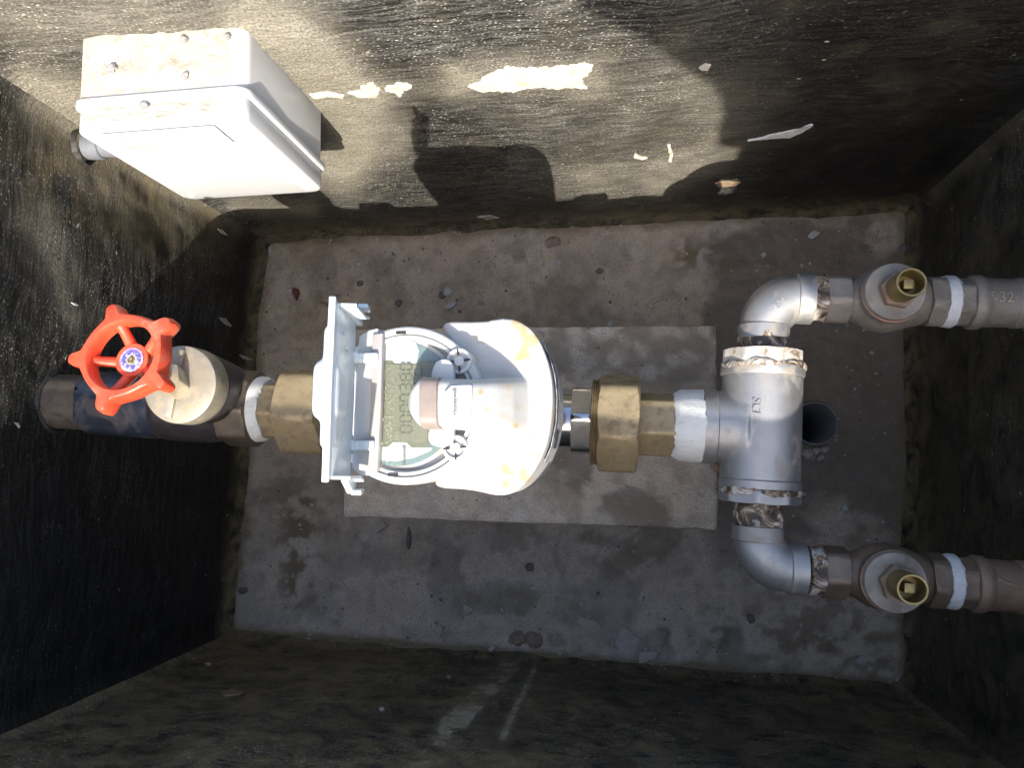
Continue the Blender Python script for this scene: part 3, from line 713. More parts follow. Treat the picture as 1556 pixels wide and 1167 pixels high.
link('thread_tape', lathe(L1(1021), AX, [(0, r1(1030, 36)), (.0005, r1(1030, 48)), (.006, r1(1040, 53)), (span(1021, 1052), r1(1040, 54)), (span(1021, 1067), r1(1050, 55.5)), (span(1021, 1068), r1(1050, 45))], 96, endjit=.0016, rjit=.0009, seed=14), 'tape', un2)

# ================================================================== METER
def c3(x, y, z): return at(460+x/3.536, 440+y/3.536, z)
ZF = .520
mc = at(615.5, 615, ZF); mr = rad(615, 615, ZF, 122)
wm = thing('water_meter', (mc.x, mc.y, ZP-.05), 'white water meter with open lid and digital display in the middle of the run', 'water meter')
mb = join(lathe(L1(492), AX, [(0, r1(500, 48)), (span(492, 860), r1(850, 40))], 48),
          lathe((mc.x+.006, mc.y, ZP-.045), (0, 0, 1), [(0, .03), (.006, .042), (.05, .047), (.085, .047)], 64))
link('meter_body', melt(mb, .0016, 8), 'chrome', wm)
link('outlet_neck', lathe(L1(850), AX, [(0, r1(860, 41)), (span(850, 873), r1(860, 40))], 48), 'chrome', wm)
link('outlet_hexagon', lathe(L1(870), AX, nutprof(span(870, 903), r1(885, 54), .03), 96, 6, R(-4), r1(885, 48)), 'chrome', wm)
link('inlet_flange', lathe(L1(482), AX, [(0, r1(490, 40)), (.002, r1(490, 50)), (.006, r1(490, 55)), (.009, r1(490, 50))], 64), 'chrome', wm)
# housing ring, bezel, dial
hz = ZF
link('housing', lathe((mc.x, mc.y, .405), (0, 0, 1), [(0, mr*.93), (.01, mr*.965), (.035, mr*.97), (.037, mr*.99), (.100, mr*1.0), (hz-.405-.003, mr*.995), (hz-.405-.0008, mr*.985), (hz-.405, mr*.965), (hz-.405, mr*.905), (hz-.405-.0022, mr*.895), (hz-.405-.0024, mr*.885), (hz-.405-.0006, mr*.875), (hz-.405-.0006, mr*.84), (hz-.411, mr*.80), (hz-.411, .0005)], 128), 'white', wm)
# flat hinge deck on the left of the housing, over the dial
def P3(pts, z): return [c3(x, y, z) for x, y in pts]
link('hinge_deck', prism(P3([(300, 250), (355, 215), (402, 205), (402, 275), (385, 620), (360, 960), (345, 1000), (300, 1000), (262, 955), (275, 620)], ZF+.004), ZF-.012, ZF+.003, .0008), 'white', wm)
link('bezel_bar', prism(P3([(372, 240), (428, 232), (418, 620), (398, 980), (345, 968), (365, 620)], ZF+.006), ZF-.002, ZF+.0055, .0008), 'bezel', wm)
zd = ZF-.0045
def arcpts(cx, cy, r_, a0, a1, n_): return [(cx+r_*math.cos(R(t_)), cy-r_*math.sin(R(t_))) for t_ in np.linspace(a0, a1, n_)]
dial = [(420, 262)]+arcpts(520, 612, 352, 100, -100, 40)+[(398, 955)]
link('bezel', prism(P3(dial, zd), zd-.002, zd+.0004), 'bezel', wm, smooth=None)
dial2 = [(428, 290)]+arcpts(505, 612, 338, 95, 12, 16)+arcpts(505, 612, 338, -12, -100, 20)+[(400, 935)]
link('dial_edge', prism(P3(dial2, zd), zd-.001, zd+.0010), 'dialedge', wm, smooth=None)
link('dial_plate', prism(P3([(428, 290), (470, 272), (560, 272), (610, 285), (628, 330), (612, 400), (500, 400), (480, 384), (427, 384)], zd), zd, zd+.0015), 'dial', wm, smooth=None)
link('dial_plate', prism(P3([(404, 846), (462, 846), (490, 820), (560, 822), (590, 850), (700, 850), (690, 868), (600, 905), (500, 925), (400, 912)], zd), zd, zd+.0015), 'dial', wm, smooth=None)
lcdo = link('display', prism(P3([(426, 384), (484, 384), (502, 402), (618, 402), (640, 386), (712, 384), (695, 470), (690, 760), (680, 850), (590, 850), (560, 822), (490, 820), (462, 846), (402, 846)], zd), zd, zd+.0018), 'lcd', wm, smooth=None)
link('display_cell', prism(P3([(452, 404), (640, 404), (640, 470), (672, 760), (672, 820), (442, 816)], zd), zd, zd+.0022), 'lcdglass', lcdo, smooth=None)
# digits, read with the left of the photograph downwards
SEG = {'0': 'abcdef', '1': 'bc', '3': 'abgcd', '8': 'abcdefg', '9': 'abcfgd', '6': 'afgcde', '4': 'fgbc', '7': 'abc', '2': 'abged'}
rd = (c3(540, 400, zd)-c3(540, 800, zd)).normalized(); un_ = Vector((0, 0, 1)); dn = -(un_.cross(rd))   # rd = reading direction; glyph up is towards the left
gu = un_.cross(rd)
def digit(O, ch, w_, h_, t_):
    out = []
    def bar(x0, y0, x1, y1):
        c = O+rd*((x0+x1)/2)+gu*((y0+y1)/2); out.append(obox(c, rd*max(abs(x1-x0)/2, t_/2), gu*max(abs(y1-y0)/2, t_/2), un_*.00012))
    g_ = t_*.6
    for s_ in SEG[ch]:
        {'a': lambda: bar(g_, h_, w_-g_, h_), 'b': lambda: bar(w_, h_/2+g_, w_, h_-g_), 'c': lambda: bar(w_, g_, w_, h_/2-g_), 'd': lambda: bar(g_, 0, w_-g_, 0),
         'e': lambda: bar(0, g_, 0, h_/2-g_), 'f': lambda: bar(0, h_/2+g_, 0, h_-g_), 'g': lambda: bar(g_, h_/2, w_-g_, h_/2)}[s_]()
    return out
ms = []
for i, ch in enumerate('0000380'):
    yy = 768-i*56
    ms += digit(c3(585, yy, zd+.0024), ch, .0044, .0078, .0010)
link('digits', join(*ms), 'digit', lcdo, smooth=None)
ms = digit(c3(640, 460, zd+.0024), '0', .0044, .005, .0008)
link('small_digit', join(*ms), 'digit', lcdo, smooth=None)
text('lettering', 'Honeywell', .0031, c3(545, 892, zd+.0017), rd, (0, 0, 1), 'ink', wm, .00008, bold=.00008)
# clear pane with dust towards the hinge
pn = [(425, 262)]+arcpts(520, 612, 352, 100, -100, 40)+[(398, 955)]
bm = bmesh.new(); bm.faces.new([bm.verts.new(p) for p in P3(pn, ZF-.0005)])
bmesh.ops.triangulate(bm, faces=bm.faces); bmesh.ops.subdivide_edges(bm, edges=bm.edges[:], cuts=5, use_grid_fill=True)
r_ = bmesh.ops.extrude_face_region(bm, geom=bm.faces[:])
for v in r_['geom']:
    if isinstance(v, bmesh.types.BMVert): v.co.z -= .0008
bmesh.ops.recalc_face_normals(bm, faces=bm.faces)
me = bpy.data.meshes.new('m'); bm.to_mesh(me); bm.free()
da = me.attributes.new('dust', 'FLOAT', 'POINT')
for i, v in enumerate(me.vertices):
    u_, v_ = proj(v.co); d_ = (u_-(460+415/3.536))/30
    da.data[i].value = max(.10, min(1, 1.25-d_))*max(.25, min(1, (v_-520)/120))
link('pane', me, 'pane', wm, smooth=None)
for (x, y) in ((528, 231), (485, 997)):
    link('vent_slot', obox(c3(x, y, ZF+.0002), rd*.0009, gu*.0034, un_*.0003), 'dark', wm, smooth=None)
# screws of the module clamp, on lugs
for (x, y) in ((842, 385), (822, 852)):
    c = c3(x, y, ZF)
    lug = link('clamp_lug', lathe((c.x, c.y, ZF-.02), (0, 0, 1), [(0, .0090), (.0215, .0086), (.0225, .0080), (.0225, .0062), (.0205, .0058), (.0205, .0003)], 40), 'white', wm)
    sc_ = link('screw', lathe((c.x, c.y, ZF-.001), (0, 0, 1), [(0, .0038), (.0028, .0036), (.0034, .0028), (.0034, .0003)], 32), 'white', lug)
    for a_ in (.1, .1+PI/2, .1+PI, .1+3*PI/2):
        link('slot', obox(Vector((c.x+.0056*math.cos(a_), c.y+.0056*math.sin(a_), ZF+.0020)), Vector((math.cos(a_), math.sin(a_), 0))*.0020, Vector((-math.sin(a_), math.cos(a_), 0))*.00045, Vector((0, 0, .0012))), 'dark', lug, smooth=None)
# lid, folded up on two hinge arms
T0 = c3(185, 135, .598); T1 = c3(140, 1010, .598); B0 = c3(292, 190, .524); B1 = c3(262, 1000, .524)
Tc = (T0+T1)/2; Bc = (B0+B1)/2
ly = (B0-B1).normalized(); lh = (Tc-Bc); lh = (lh-ly*lh.dot(ly)); LHh = lh.length; lh.normalize(); ln = lh.cross(ly); ln = ln if ln.x > 0 else -ln
LW = (B0-B1).length
def lp(s_, h_, n_): return Bc+ly*s_+lh*h_+ln*n_
lid = bpy.data.objects.new('tmp', None)
outl = [(-.50*LW, .004), (-.535*LW, .012), (-.51*LW, .35*LHh), (-.505*LW, .9*LHh), (-.49*LW, 1.0*LHh), (0, 1.04*LHh), (.49*LW, 1.0*LHh), (.505*LW, .9*LHh), (.51*LW, .35*LHh), (.535*LW, .012), (.50*LW, .004), (0, 0)]
def lidprism(outl, n0, n1, bev=.0006):
    bm = bmesh.new(); vs = [bm.verts.new(lp(s_, h_, n0)) for s_, h_ in outl]; f = bm.faces.new(vs)
    r_ = bmesh.ops.extrude_face_region(bm, geom=[f])
    for v in r_['geom']:
        if isinstance(v, bmesh.types.BMVert): v.co += ln*(n1-n0)
    bmesh.ops.recalc_face_normals(bm, faces=bm.faces)
    if bev: bmesh.ops.bevel(bm, geom=bm.edges[:], offset=bev, segments=2, profile=.5, affect='EDGES', clamp_overlap=True)
    me = bpy.data.meshes.new('m'); bm.to_mesh(me); bm.free(); return me
lido = link('lid', lidprism(outl, -.002, 0), 'lidw', wm, label='white plastic lid standing open on its hinges')
# skirt round the lid
sk = []
for i in range(len(outl)-1):
    if i in (0, 3, 4, 5, 6, 9, 10): continue                         # no skirt along the upper edge
    (s0, h0), (s1, h1) = outl[i], outl[i+1]
    a_, b_ = lp(s0, h0, 0), lp(s1, h1, 0); d_ = (b_-a_); inw = ln.cross(d_).normalized()
    if inw.dot(lp(0, LHh*.5, 0)-a_) < 0: inw = -inw
    wd = .0105 if i not in (10, 0) else .006
    sk.append(obox((a_+b_)/2+inw*.0008+ln*(wd/2-.0005), d_/2*1.01, inw*.0009, ln*(wd/2)))
link('skirt', join(*sk[:2]), 'lidw', lido, smooth=None); link('skirt', join(*sk[2:]), 'lidw', lido, smooth=None)
link('lip', lidprism([(-.50*LW, .97*LHh), (0, 1.01*LHh), (.50*LW, .97*LHh), (.52*LW, 1.07*LHh), (0, 1.10*LHh), (-.52*LW, 1.07*LHh)], -.0035, .0004), 'lidw', lido)
for sg in (-1, 1):
    m_ = lidprism([(sg*.50*LW, -.004), (sg*.60*LW, .004), (sg*.615*LW, .010), (sg*.57*LW, .022), (sg*.53*LW, .034), (sg*.50*LW, .034)], -.001, .0035, .0008)
    link('ear', m_, 'lidw', lido)
    m_ = lidprism([(sg*.585*LW, .000), (sg*.615*LW, .000), (sg*.622*LW, .012), (sg*.59*LW, .014)], .002, .0085, .0006)
    link('catch', m_, 'lidw', lido)
link('finger_bulge', melt(join(obox(lp(.00*LW, LHh*.74, -.005), ly*.017, lh*.020, ln*.0075, .005), obox(lp(.02*LW, LHh*.80, -.003), ly*.036, lh*.014, ln*.0045, .004)), .0012, 14), 'lidw', lido)
for s_ in (.28, -.27):
    link('rib', obox(lp(s_*LW, LHh*.52, .0008), ly*.0006, lh*.006, ln*.0011), 'lidw', lido, smooth=None)
for (x, y) in ((345, 368), (325, 838)):
    c = c3(x, y, ZF+.006)
    link('hinge_arm', melt(join(obox(c, gu*.008, rd*.0033, un_*.0032, .001), obox(c+gu*.006+un_*.004, gu*.0028, rd*.0033, un_*.0065, .001)), .0007, 2), 'lidw', lido)

# ------------------------------------------------------------------ radio reading module clipped on the meter
ZW = .508
mo = thing('reading_module', c3(1000, 620, .405), 'curved white reading module with a nose, clipped on the right of the meter', 'meter module')
OUT = [(742, 205), (762, 170), (830, 168), (920, 170), (1000, 165), (1060, 150), (1130, 154), (1200, 186), (1262, 250), (1305, 345), (1335, 450), (1345, 560), (1340, 700), (1312, 840), (1255, 965), (1185, 1058), (1115, 1104), (1035, 1110), (950, 1088), (860, 1074), (745, 1070), (706, 1052), (703, 1030), (745, 1000), (830, 920), (885, 810), (905, 740), (905, 470), (885, 400), (845, 320), (800, 280)]
op = smoothpoly([c3(x, y, ZW) for x, y in OUT], 2)
cx_ = sum((p for p in op), Vector())/len(op)
shell = prism(op, .405, ZW-.001)
# hump: lofted from the nose over the middle and down into the wing
def sect(x, y0, y1, ztop, zlow=.47, n_=14):
    a_ = c3(x, y0, ztop); b_ = c3(x, y1, ztop); c = (a_+b_)/2; hw = (a_-b_)/2; out = []
    for k in range(n_+1):
        th = PI*k/n_; cc_ = math.cos(th); ss_ = math.sin(th)
        e_ = .42
        out.append(Vector((c.x+hw.x*math.copysign(abs(cc_)**e_, cc_), c.y+hw.y*math.copysign(abs(cc_)**e_, cc_), zlow+(ztop-zlow)*abs(ss_)**e_)))
    out.append(Vector((c.x-hw.x, c.y-hw.y, zlow-.01))); out.append(Vector((c.x+hw.x, c.y+hw.y, zlow-.01)))
    return out
HT = .545
hump = ring_mesh([sect(720, 468, 742, HT, .524), sect(800, 466, 746, HT, .515), sect(880, 460, 752, HT, .49), sect(940, 456, 756, HT-.001, .48), sect(1040, 452, 775, HT-.010, .48), sect(1130, 448, 800, HT-.021, .47), sect(1200, 440, 810, HT-.034, .45), sect(1260, 440, 810, HT-.045, .44)], False, True, True)
flare = ring_mesh([sect(880, 470, 830, .520, .47), sect(960, 460, 850, .519, .47), sect(1120, 450, 860, .516, .46), sect(1240, 450, 850, .505, .44)], False, True, True)
mm = melt(join(shell, hump, flare), .0012, 9)
Pm = np.array([tuple(v.co) for v in mm.vertices]); Um, Vm = proj_np(Pm); Xc = (Um-460)*3.536; Yc = (Vm-440)*3.536
nn1 = fbm(Pm[:, 0]+2, Pm[:, 1]+2, 260, 4, 301); nn2 = fbm(Pm[:, 0]+2, Pm[:, 1]+2, 70, 4, 302)
stn = 1.0*seg(Xc, Yc, (1150, 190), (1235, 260), 34)+1.0*seg(Xc, Yc, (1240, 250), (1190, 350), 30)+.7*seg(Xc, Yc, (1180, 355), (1140, 385), 24)
stn += 1.0*seg(Xc, Yc, (1085, 960), (1110, 1040), 42)+.9*seg(Xc, Yc, (1180, 985), (1200, 1010), 26)+1.5*seg(Xc, Yc, (1128, 1055), (1134, 1066), 13)
for (x, y, w_, k2) in ((955, 550, 12, 1.4), (1162, 630, 16, .7), (1145, 735, 17, .8), (1232, 810, 15, .8), (1265, 890, 16, .6), (1110, 520, 12, .5), (1292, 508, 8, 1.4), (1240, 607, 6, 1.4), (990, 640, 14, .5), (860, 660, 26, .8)): stn += k2*seg(Xc, Yc, (x, y), (x+1, y), w_)
stn = stn*(.35+1.2*sst(.38, .60, nn1))+.35*sst(.54, .7, nn2)+.25*sst(.5, .7, nn1)*sst(.495, .47, Pm[:, 2])
sa_ = mm.attributes.new('stain', 'FLOAT', 'POINT'); sa_.data.foreach_set('value', np.clip(stn, 0, 1).astype(np.float32))
a = NT('stained_white_plastic')
c = a.mix(a.ramp(a.noise(22, 5, .6), [(.35, 0.), (.65, 1.)]), (.47, .465, .445), (.40, .39, .365))
c = a.mix(a.math('MULTIPLY', a.attr('stain').outputs['Fac'], .8), c, (.40, .27, .105))
c = a.mix(a.math('MULTIPLY', a.ramp(a.noise(600, 3, .7), [(.60, 0.), (.68, 1.)]), .35), c, (.30, .25, .17))
MT['module2'] = a.fin(c, a.math('ADD', .38, a.math('MULTIPLY', a.noise(60, 4), .25)), 0, a.bump(a.noise(700, 4, .6), .12, .0006))
link('shell', mm, 'module2', mo)
nose = [sect(x, y0, y1, z_, .526) for x, y0, y1, z_ in ((566, 580, 632, HT-.010), (572, 545, 665, HT-.006), (585, 515, 695, HT-.003), (603, 488, 722, HT-.0012), (622, 470, 738, HT-.0002), (632, 464, 742, HT))]
link('nose', ring_mesh(nose, False, True, True), 'white', mo, smooth=50)
link('band', ring_mesh([sect(626, 460, 746, HT+.0012, .525), sect(631, 458, 748, HT+.0018, .525), sect(716, 462, 746, HT+.0018, .525), sect(722, 466, 744, HT+.0010, .525)], False, True, True), 'band', mo, label='grey-beige band round the nose')
foot = [(700, 420), (720, 385), (760, 372), (800, 385), (815, 430), (815, 790), (795, 832), (745, 850), (700, 838), (676, 815), (676, 770), (690, 740), (690, 470)]
link('sensor_foot', prism(smoothpoly(P3(foot, .5275), 1), .5215, .5285, .0008), 'white', mo)
# raised name plate
pl = smoothpoly(P3([(762, 520), (905, 512), (912, 520), (908, 672), (900, 680), (790, 678), (766, 655)], HT+.001), 1)
link('name_plate', prism(pl, HT-.001, HT+.0022, .0003), 'white', mo, smooth=None)
text('lettering', 'Honeywell', .0038, c3(817, 600, HT+.0024), rd, (0, 0, 1), 'ink', mo, .00008, bold=.0001)
text('small_print', 'EVO', .0026, c3(868, 565, HT+.0024), rd, (0, 0, 1), 'bezel', mo, .00006)
# printed strip on the curved right-hand side
sidep = [c3(x, y, ZW) for x, y in ((1262, 250), (1305, 345), (1333, 450), (1344, 560), (1340, 700), (1312, 840), (1275, 925))]
cc0 = c3(700, 615, ZW)
def resamp(ps, n_):
    L = [0]
    for a_, b_ in zip(ps, ps[1:]): L.append(L[-1]+(b_-a_).length)
    out = []
    for k in range(n_):
        d_ = L[-1]*k/(n_-1)
        for i in range(len(ps)-1):
            if d_ <= L[i+1]+1e-9: out.append(ps[i].lerp(ps[i+1], (d_-L[i])/(L[i+1]-L[i]))); break
    return out
def strip(ps, z0, z1, off, th=.0004):
    vs = []; fs = []; n_ = len(ps)
    for o_ in (off, off+th):
        for i, p in enumerate(ps):
            d_ = (ps[min(i+1, n_-1)]-ps[max(i-1, 0)]).normalized(); nn = Vector((d_.y, -d_.x, 0))
            if nn.dot(p-cc0) < 0: nn = -nn
            vs += [Vector((p.x, p.y, z0))+nn*o_, Vector((p.x, p.y, z1))+nn*o_]
    for i in range(n_-1):
        a_ = 2*i; b_ = 2*n_+2*i
        fs += [(a_, a_+1, a_+3, a_+2), (b_, b_+2, b_+3, b_+1), (a_+1, b_+1, b_+3, a_+3), (a_, a_+2, b_+2, b_)]
    fs += [(0, 2*n_, 2*n_+1, 1), (2*n_-2, 2*n_-1, 4*n_-1, 4*n_-2)]
    me = bpy.data.meshes.new('m'); me.from_pydata([tuple(v) for v in vs], [], fs)
    bm = bmesh.new(); bm.from_mesh(me); bmesh.ops.recalc_face_normals(bm, faces=bm.faces); bm.to_mesh(me); bm.free(); return me
ps = resamp(sidep, 60)
a = NT('faded_label'); f = a.noise(220, 5, .8, .2); col = a.ramp(f, [(.40, (.20, .19, .19)), (.55, (.42, .41, .40)), (.65, (.6, .59, .57))]); MT['stripm'] = a.fin(col, .5)
stp_ = link('side_label', strip(ps, .440, .492, .0011), 'stripm', mo, label='faded grey printed label on the side of the module')
link('print_line', strip(ps[4:48], .484, .4875, .0016), 'dark', stp_)
link('print_line', strip(ps[8:30], .474, .476, .0016), 'ink', stp_)
# barcode of printed bars at the lower end
for k in range(9):
    i = 43+k; link('barcode_bar', strip([ps[i], ps[i].lerp(ps[i+1], .45)], .455, .477, .0016), 'dark', stp_, smooth=None)

# ================================================================== STEEL TEE AND BRANCHES
def LT(v): return at(1159-(v-535)*6/227, v, ZP)
def rt(v, px): return rad(1156, v, ZP, px)
TX = (LT(540)-LT(760)).normalized()                # up the photograph
tee = thing('steel_tee', LT(650), 'stainless steel tee where the run splits into two branches', 'pipe fitting')
tl = (LT(559)-LT(743)).length
tb = join(lathe(LT(743), TX, [(0, rt(740, 58)), (.003, rt(740, 59)), (tl-.003, rt(560, 59)), (tl, rt(560, 58))], 96),
          lathe(L1(1080), AX, [(0, r1(1080, 53)), (span(1080, 1090), r1(1080, 54)), (span(1080, 1150), r1(1100, 56))], 96),
          ring_mesh([[L1(1094)+Vector((0, 0, 1))*(rt(650, 54+12*k/6)*math.sin(th))*.9+TX*(rt(650, 54+16*(k/6)**2)*math.cos(th))+AX*(span(1094, 1128)*k/6) for th in np.linspace(0, 2*PI, 49)[:-1]] for k in range(7)], False, True, True))
link('tee_body', melt(tb, .0012, 10), 'steel', tee)
link('band', lathe(LT(743), TX, [(0, rt(740, 57)), (.0005, rt(740, 60.5)), (.0065, rt(740, 61)), (.0078, rt(740, 59)), (.0078, rt(740, 50))], 96), 'steel', tee)
link('band', lathe(LT(573), TX, [(0, rt(560, 50)), (0, rt(560, 60)), (.0012, rt(560, 61.5)), (.0075, rt(560, 61.5)), (.0085, rt(560, 56))], 96), 'steel', tee)
link('band', lathe(L1(1066), AX, [(0, r1(1066, 50)), (.0004, r1(1066, 56)), (span(1066, 1085), r1(1080, 57)), (span(1066, 1087), r1(1080, 54))], 96), 'steel', tee)
O = at(1180, 640, ZP+rt(640, 59.3)*.93)
text('embossed_mark', 'SCI', .009, at(1150, 618, ZP+rt(640, 59.0)), -TX, (0, 0, 1), 'steel', tee, .0004, bend=None)

def ZT(p): return p
# bushings, nipples, elbows
def branch(sign, vb0, vb1, vn0, vn1, lab):
    """sign +1: towards the top of the photograph"""
    d = TX*sign
    ln_ = (LT(vb1)-LT(vb0)).length
    bu = thing('reducing_bushing', LT((vb0+vb1)/2), lab[0], 'pipe fitting', 'octagonal bushings in the tee')
    link('octagon', lathe(LT(vb0), d, nutprof(ln_, rt(vb0, 61), .05), 96, 8, R(11), rt(vb0, 57)), 'lip' if sign > 0 else 'steel', bu)
    link('thread_tape', lathe(LT(vb0)+d*(-.001), d, [(0, rt(vb0, 57)), (.0005, rt(vb0, 61.5)), (.003, rt(vb0, 62)), (.0052, rt(vb0, 60.5)), (.0056, rt(vb0, 55))], 96, endjit=.0016, rjit=.0018, seed=21+sign), 'hemp', bu)
    ni = thing('nipple', LT((vn0+vn1)/2), lab[1], 'pipe fitting', 'short threaded nipples above and below the tee')
    L_ = (LT(vn1)-LT(vn0)).length
    link('pipe', lathe(LT(vn0), d, [(0, rt(vn0, 33)), (L_, rt(vn0, 33))], 48), 'galv', ni)
    pr = [(0, rt(vn0, 31)), (.0005, rt(vn0, 34.5))]+[(L_*q, rt(vn0, 35.5)) for q in np.linspace(.12, .88, 12)]+[(L_-.0005, rt(vn0, 34.5)), (L_, rt(vn0, 30))]
    link('sealing_hemp', lathe(LT(vn0), d, pr, 96, endjit=.0012, rjit=.0022, seed=31+sign), 'hemp' if sign > 0 else 'hemp', ni)
branch(+1, 561, 534, 536, 498, ('octagonal bushing wrapped in tape on the sunlit top end of the tee', 'rust-stained nipple between the tee and the sunlit elbow'))
branch(-1, 743, 764, 762, 800, ('octagonal bushing with peeling tape on the shaded lower end of the tee', 'tape-wrapped nipple between the tee and the shaded elbow'))

def run(u0, v0, u1, v1):
    return (lambda u: at(u, v0+(u-u0)*(v1-v0)/(u1-u0), ZP))
LU = run(1226, 454, 1556, 461); LD = run(1218, 866, 1556, 893)
DU = (LU(1500)-LU(1250)).normalized(); DD = (LD(1500)-LD(1250)).normalized()
def elbow(Lf, Dx, ve, ue0, ue1, sign, mark, lab):
    """ve: where the elbow meets the nipple; ue1: end of the horizontal leg"""
    s_ = LT(ve); o_ = Lf(ue1)
    # corner point = crossing of the two axes
    d1 = TX*sign; d2 = Dx
    # solve s_+d1*a = o_-d2*b in xy
    M2 = np.array([[d1.x, d2.x], [d1.y, d2.y]]); rhs = np.array([o_.x-s_.x, o_.y-s_.y]); al, be = np.linalg.solve(M2, rhs)
    K = s_+d1*float(al); rbend = min(al, be)*.80
    pts = [s_, s_.lerp(K-d1*rbend, .5)]
    a0 = K-d1*rbend; a1 = K+d2*rbend
    for k in range(21):
        th = k/20; q = (1-th)**2*a0+2*th*(1-th)*K+th*th*a1
        cth = math.radians(90*th); C_ = a0+d2*rbend
        q2 = C_+(-d2*math.cos(cth)+d1*math.sin(cth))*rbend
        pts.append(q2)
    pts += [a1.lerp(o_, .5), o_]
    r0 = rt(ve, 35)
    el = thing('elbow', K, lab, 'pipe fitting', 'steel elbows on the two branches')
    n_ = len(pts)
    rr = [r0*(1.0+.10*math.sin(PI*min(1, max(0, (i-2)/20)))) for i in range(n_)]
    link('elbow_body', sweep(pts, rr, 48), 'steel', el)
    link('collar', lathe(s_-d1*.0006, d1, [(0, r0*.9), (.0004, r0*1.08), (.0115, r0*1.09), (.0130, r0*.98)], 64, rjit=.0003), 'steel', el)
    link('collar', lathe(o_+d2*.0006, -d2, [(0, r0*.9), (.0004, r0*1.10), (.0125, r0*1.10), (.0140, r0*.98)], 64, rjit=.0003), 'steel', el)
    mid = pts[12]; tdir = (pts[13]-pts[11]).normalized()
    text('embossed_mark', mark, .0085, mid+Vector((0, 0, rr[12]-.0001)), tdir*1, (0, 0, 1), 'steel', el, .0006, bend=rr[12])
    return el
elbow(LU, DU, 516, 1190, 1232, +1, 'EM', 'sunlit steel elbow above the tee turning right')
elbow(LD, DD, 800, 1190, 1222, -1, 'M', 'shaded steel elbow below the tee turning right')

# --- ball valves, built once and copied
def P_(u): return (LU(u)-LU(1226)).length
def rv(px): return rad(1380, 450, ZP, px)
Xv = Vector((1, 0, 0))
def mk_valve():
    bv = thing('stop_valve', LU(1226), 'x', 'valve', 'lockable stop valves on the two branches', math.atan2(DU.y, DU.x))
    lx = lambda u: Vector((P_(u), 0, 0))
    hm = 'galv'
    link('hexagon_end', lathe(lx(1251), Xv, nutprof(P_(1286)-P_(1251), rv(39), .06), 96, 6, R(14), rv(35.5)), hm, bv, True)
    link('hexagon_end', lathe(lx(1404), Xv, nutprof(P_(1429)-P_(1404), rv(40), .06), 96, 6, R(14), rv(36.5)), hm, bv, True)
    c = lx(1338); zb = rv(52)
    bdy = join(lathe(lx(1282), Xv, [(0, rv(30)), (P_(1300)-P_(1282), rv(35)), (P_(1320)-P_(1282), rv(46)), (P_(1345)-P_(1282), rv(50)), (P_(1370)-P_(1282), rv(44)), (P_(1396)-P_(1282), rv(37)), (P_(1408)-P_(1282), rv(32))], 64),
               lathe(c, (0, 0, 1), [(0, rv(40)), (rv(40), rv(41)), (zb, rv(39))], 64))
    link('valve_body', melt(bdy, .0011, 8), 'galv', bv, True)
    link('washer', lathe(c+Vector((0, 0, zb-.001)), (0, 0, 1), [(0, rv(36)), (0, rv(43.5)), (.0016, rv(44)), (.0022, rv(41))], 64), 'copper', bv, True)
    link('bonnet', lathe(c+Vector((0, 0, zb+.001)), (0, 0, 1), [(0, rv(41)), (.001, rv(42.5)), (.0042, rv(42.5)), (.0054, rv(41)), (.0056, rv(20)), (.0056, .0004)], 64), 'galv', bv, True)
    link('bonnet_hexagon', lathe(c+Vector((.001, 0, zb+.0055)), (0, 0, 1), nutprof(.0085, rv(27), .06), 96, 6, R(20), rv(23.4)), 'rusty', bv, True)
    z2 = zb+.013; rs = .0108; hs = .023
    link('key_sleeve', lathe(c+Vector((.001, 0, z2)), (0, 0, 1), [(0, rs), (hs-.001, rs), (hs, rs-.0003), (hs, rs-.0016), (hs-.001, rs-.0020), (.006, rs-.0020), (.006, .0003)], 48, caps=(True, True)), 'brass2', bv, True)
    link('square_stem', obox(c+Vector((.001, 0, z2+.009)), Vector((.0036, 0, 0)), Vector((0, .0036, 0)), Vector((0, 0, .0085)), .0007), 'brass2', bv, True)
    pr = [(0, rv(28)), (.0006, rv(34))]+[((P_(1252)-P_(1228))*q, rv(36)) for q in np.linspace(.1, .9, 14)]+[(P_(1252)-P_(1228), rv(33)), (P_(1254)-P_(1228), rv(26))]
    link('sealing_hemp', lathe(lx(1230), Xv, pr, 96, endjit=.0014, rjit=.0028, seed=41, nscale=110), 'hemp', bv, True)
    return bv
bv1 = mk_valve(); bv1['label'] = 'dusty stop valve with brass key sleeve on the upper branch'
def dup(o, parent=None):
    c = o.copy(); COL.objects.link(c)
    if parent: c.parent = parent
    for ch in [x for x in o.children]: dup(ch, c)
    return c
bv2 = dup(bv1); bv2.location = LD(1222); bv2.rotation_euler = (0, 0, math.atan2(DD.y, DD.x)); bv2['label'] = 'brown-stained stop valve with brass key sleeve on the lower branch'
for ch in bv2.children:
    if ch.name.split('.')[0] in ('valve_body', 'hexagon_end'):
        ch.data = ch.data.copy(); ch.data.materials[0] = simple('browner_valve_metal', (.25, .19, .14), (.17, .125, .09), .5, .6, 35, .4, 900, c3=(.11, .085, .055), c3t=(.50, .70), c3s=30)

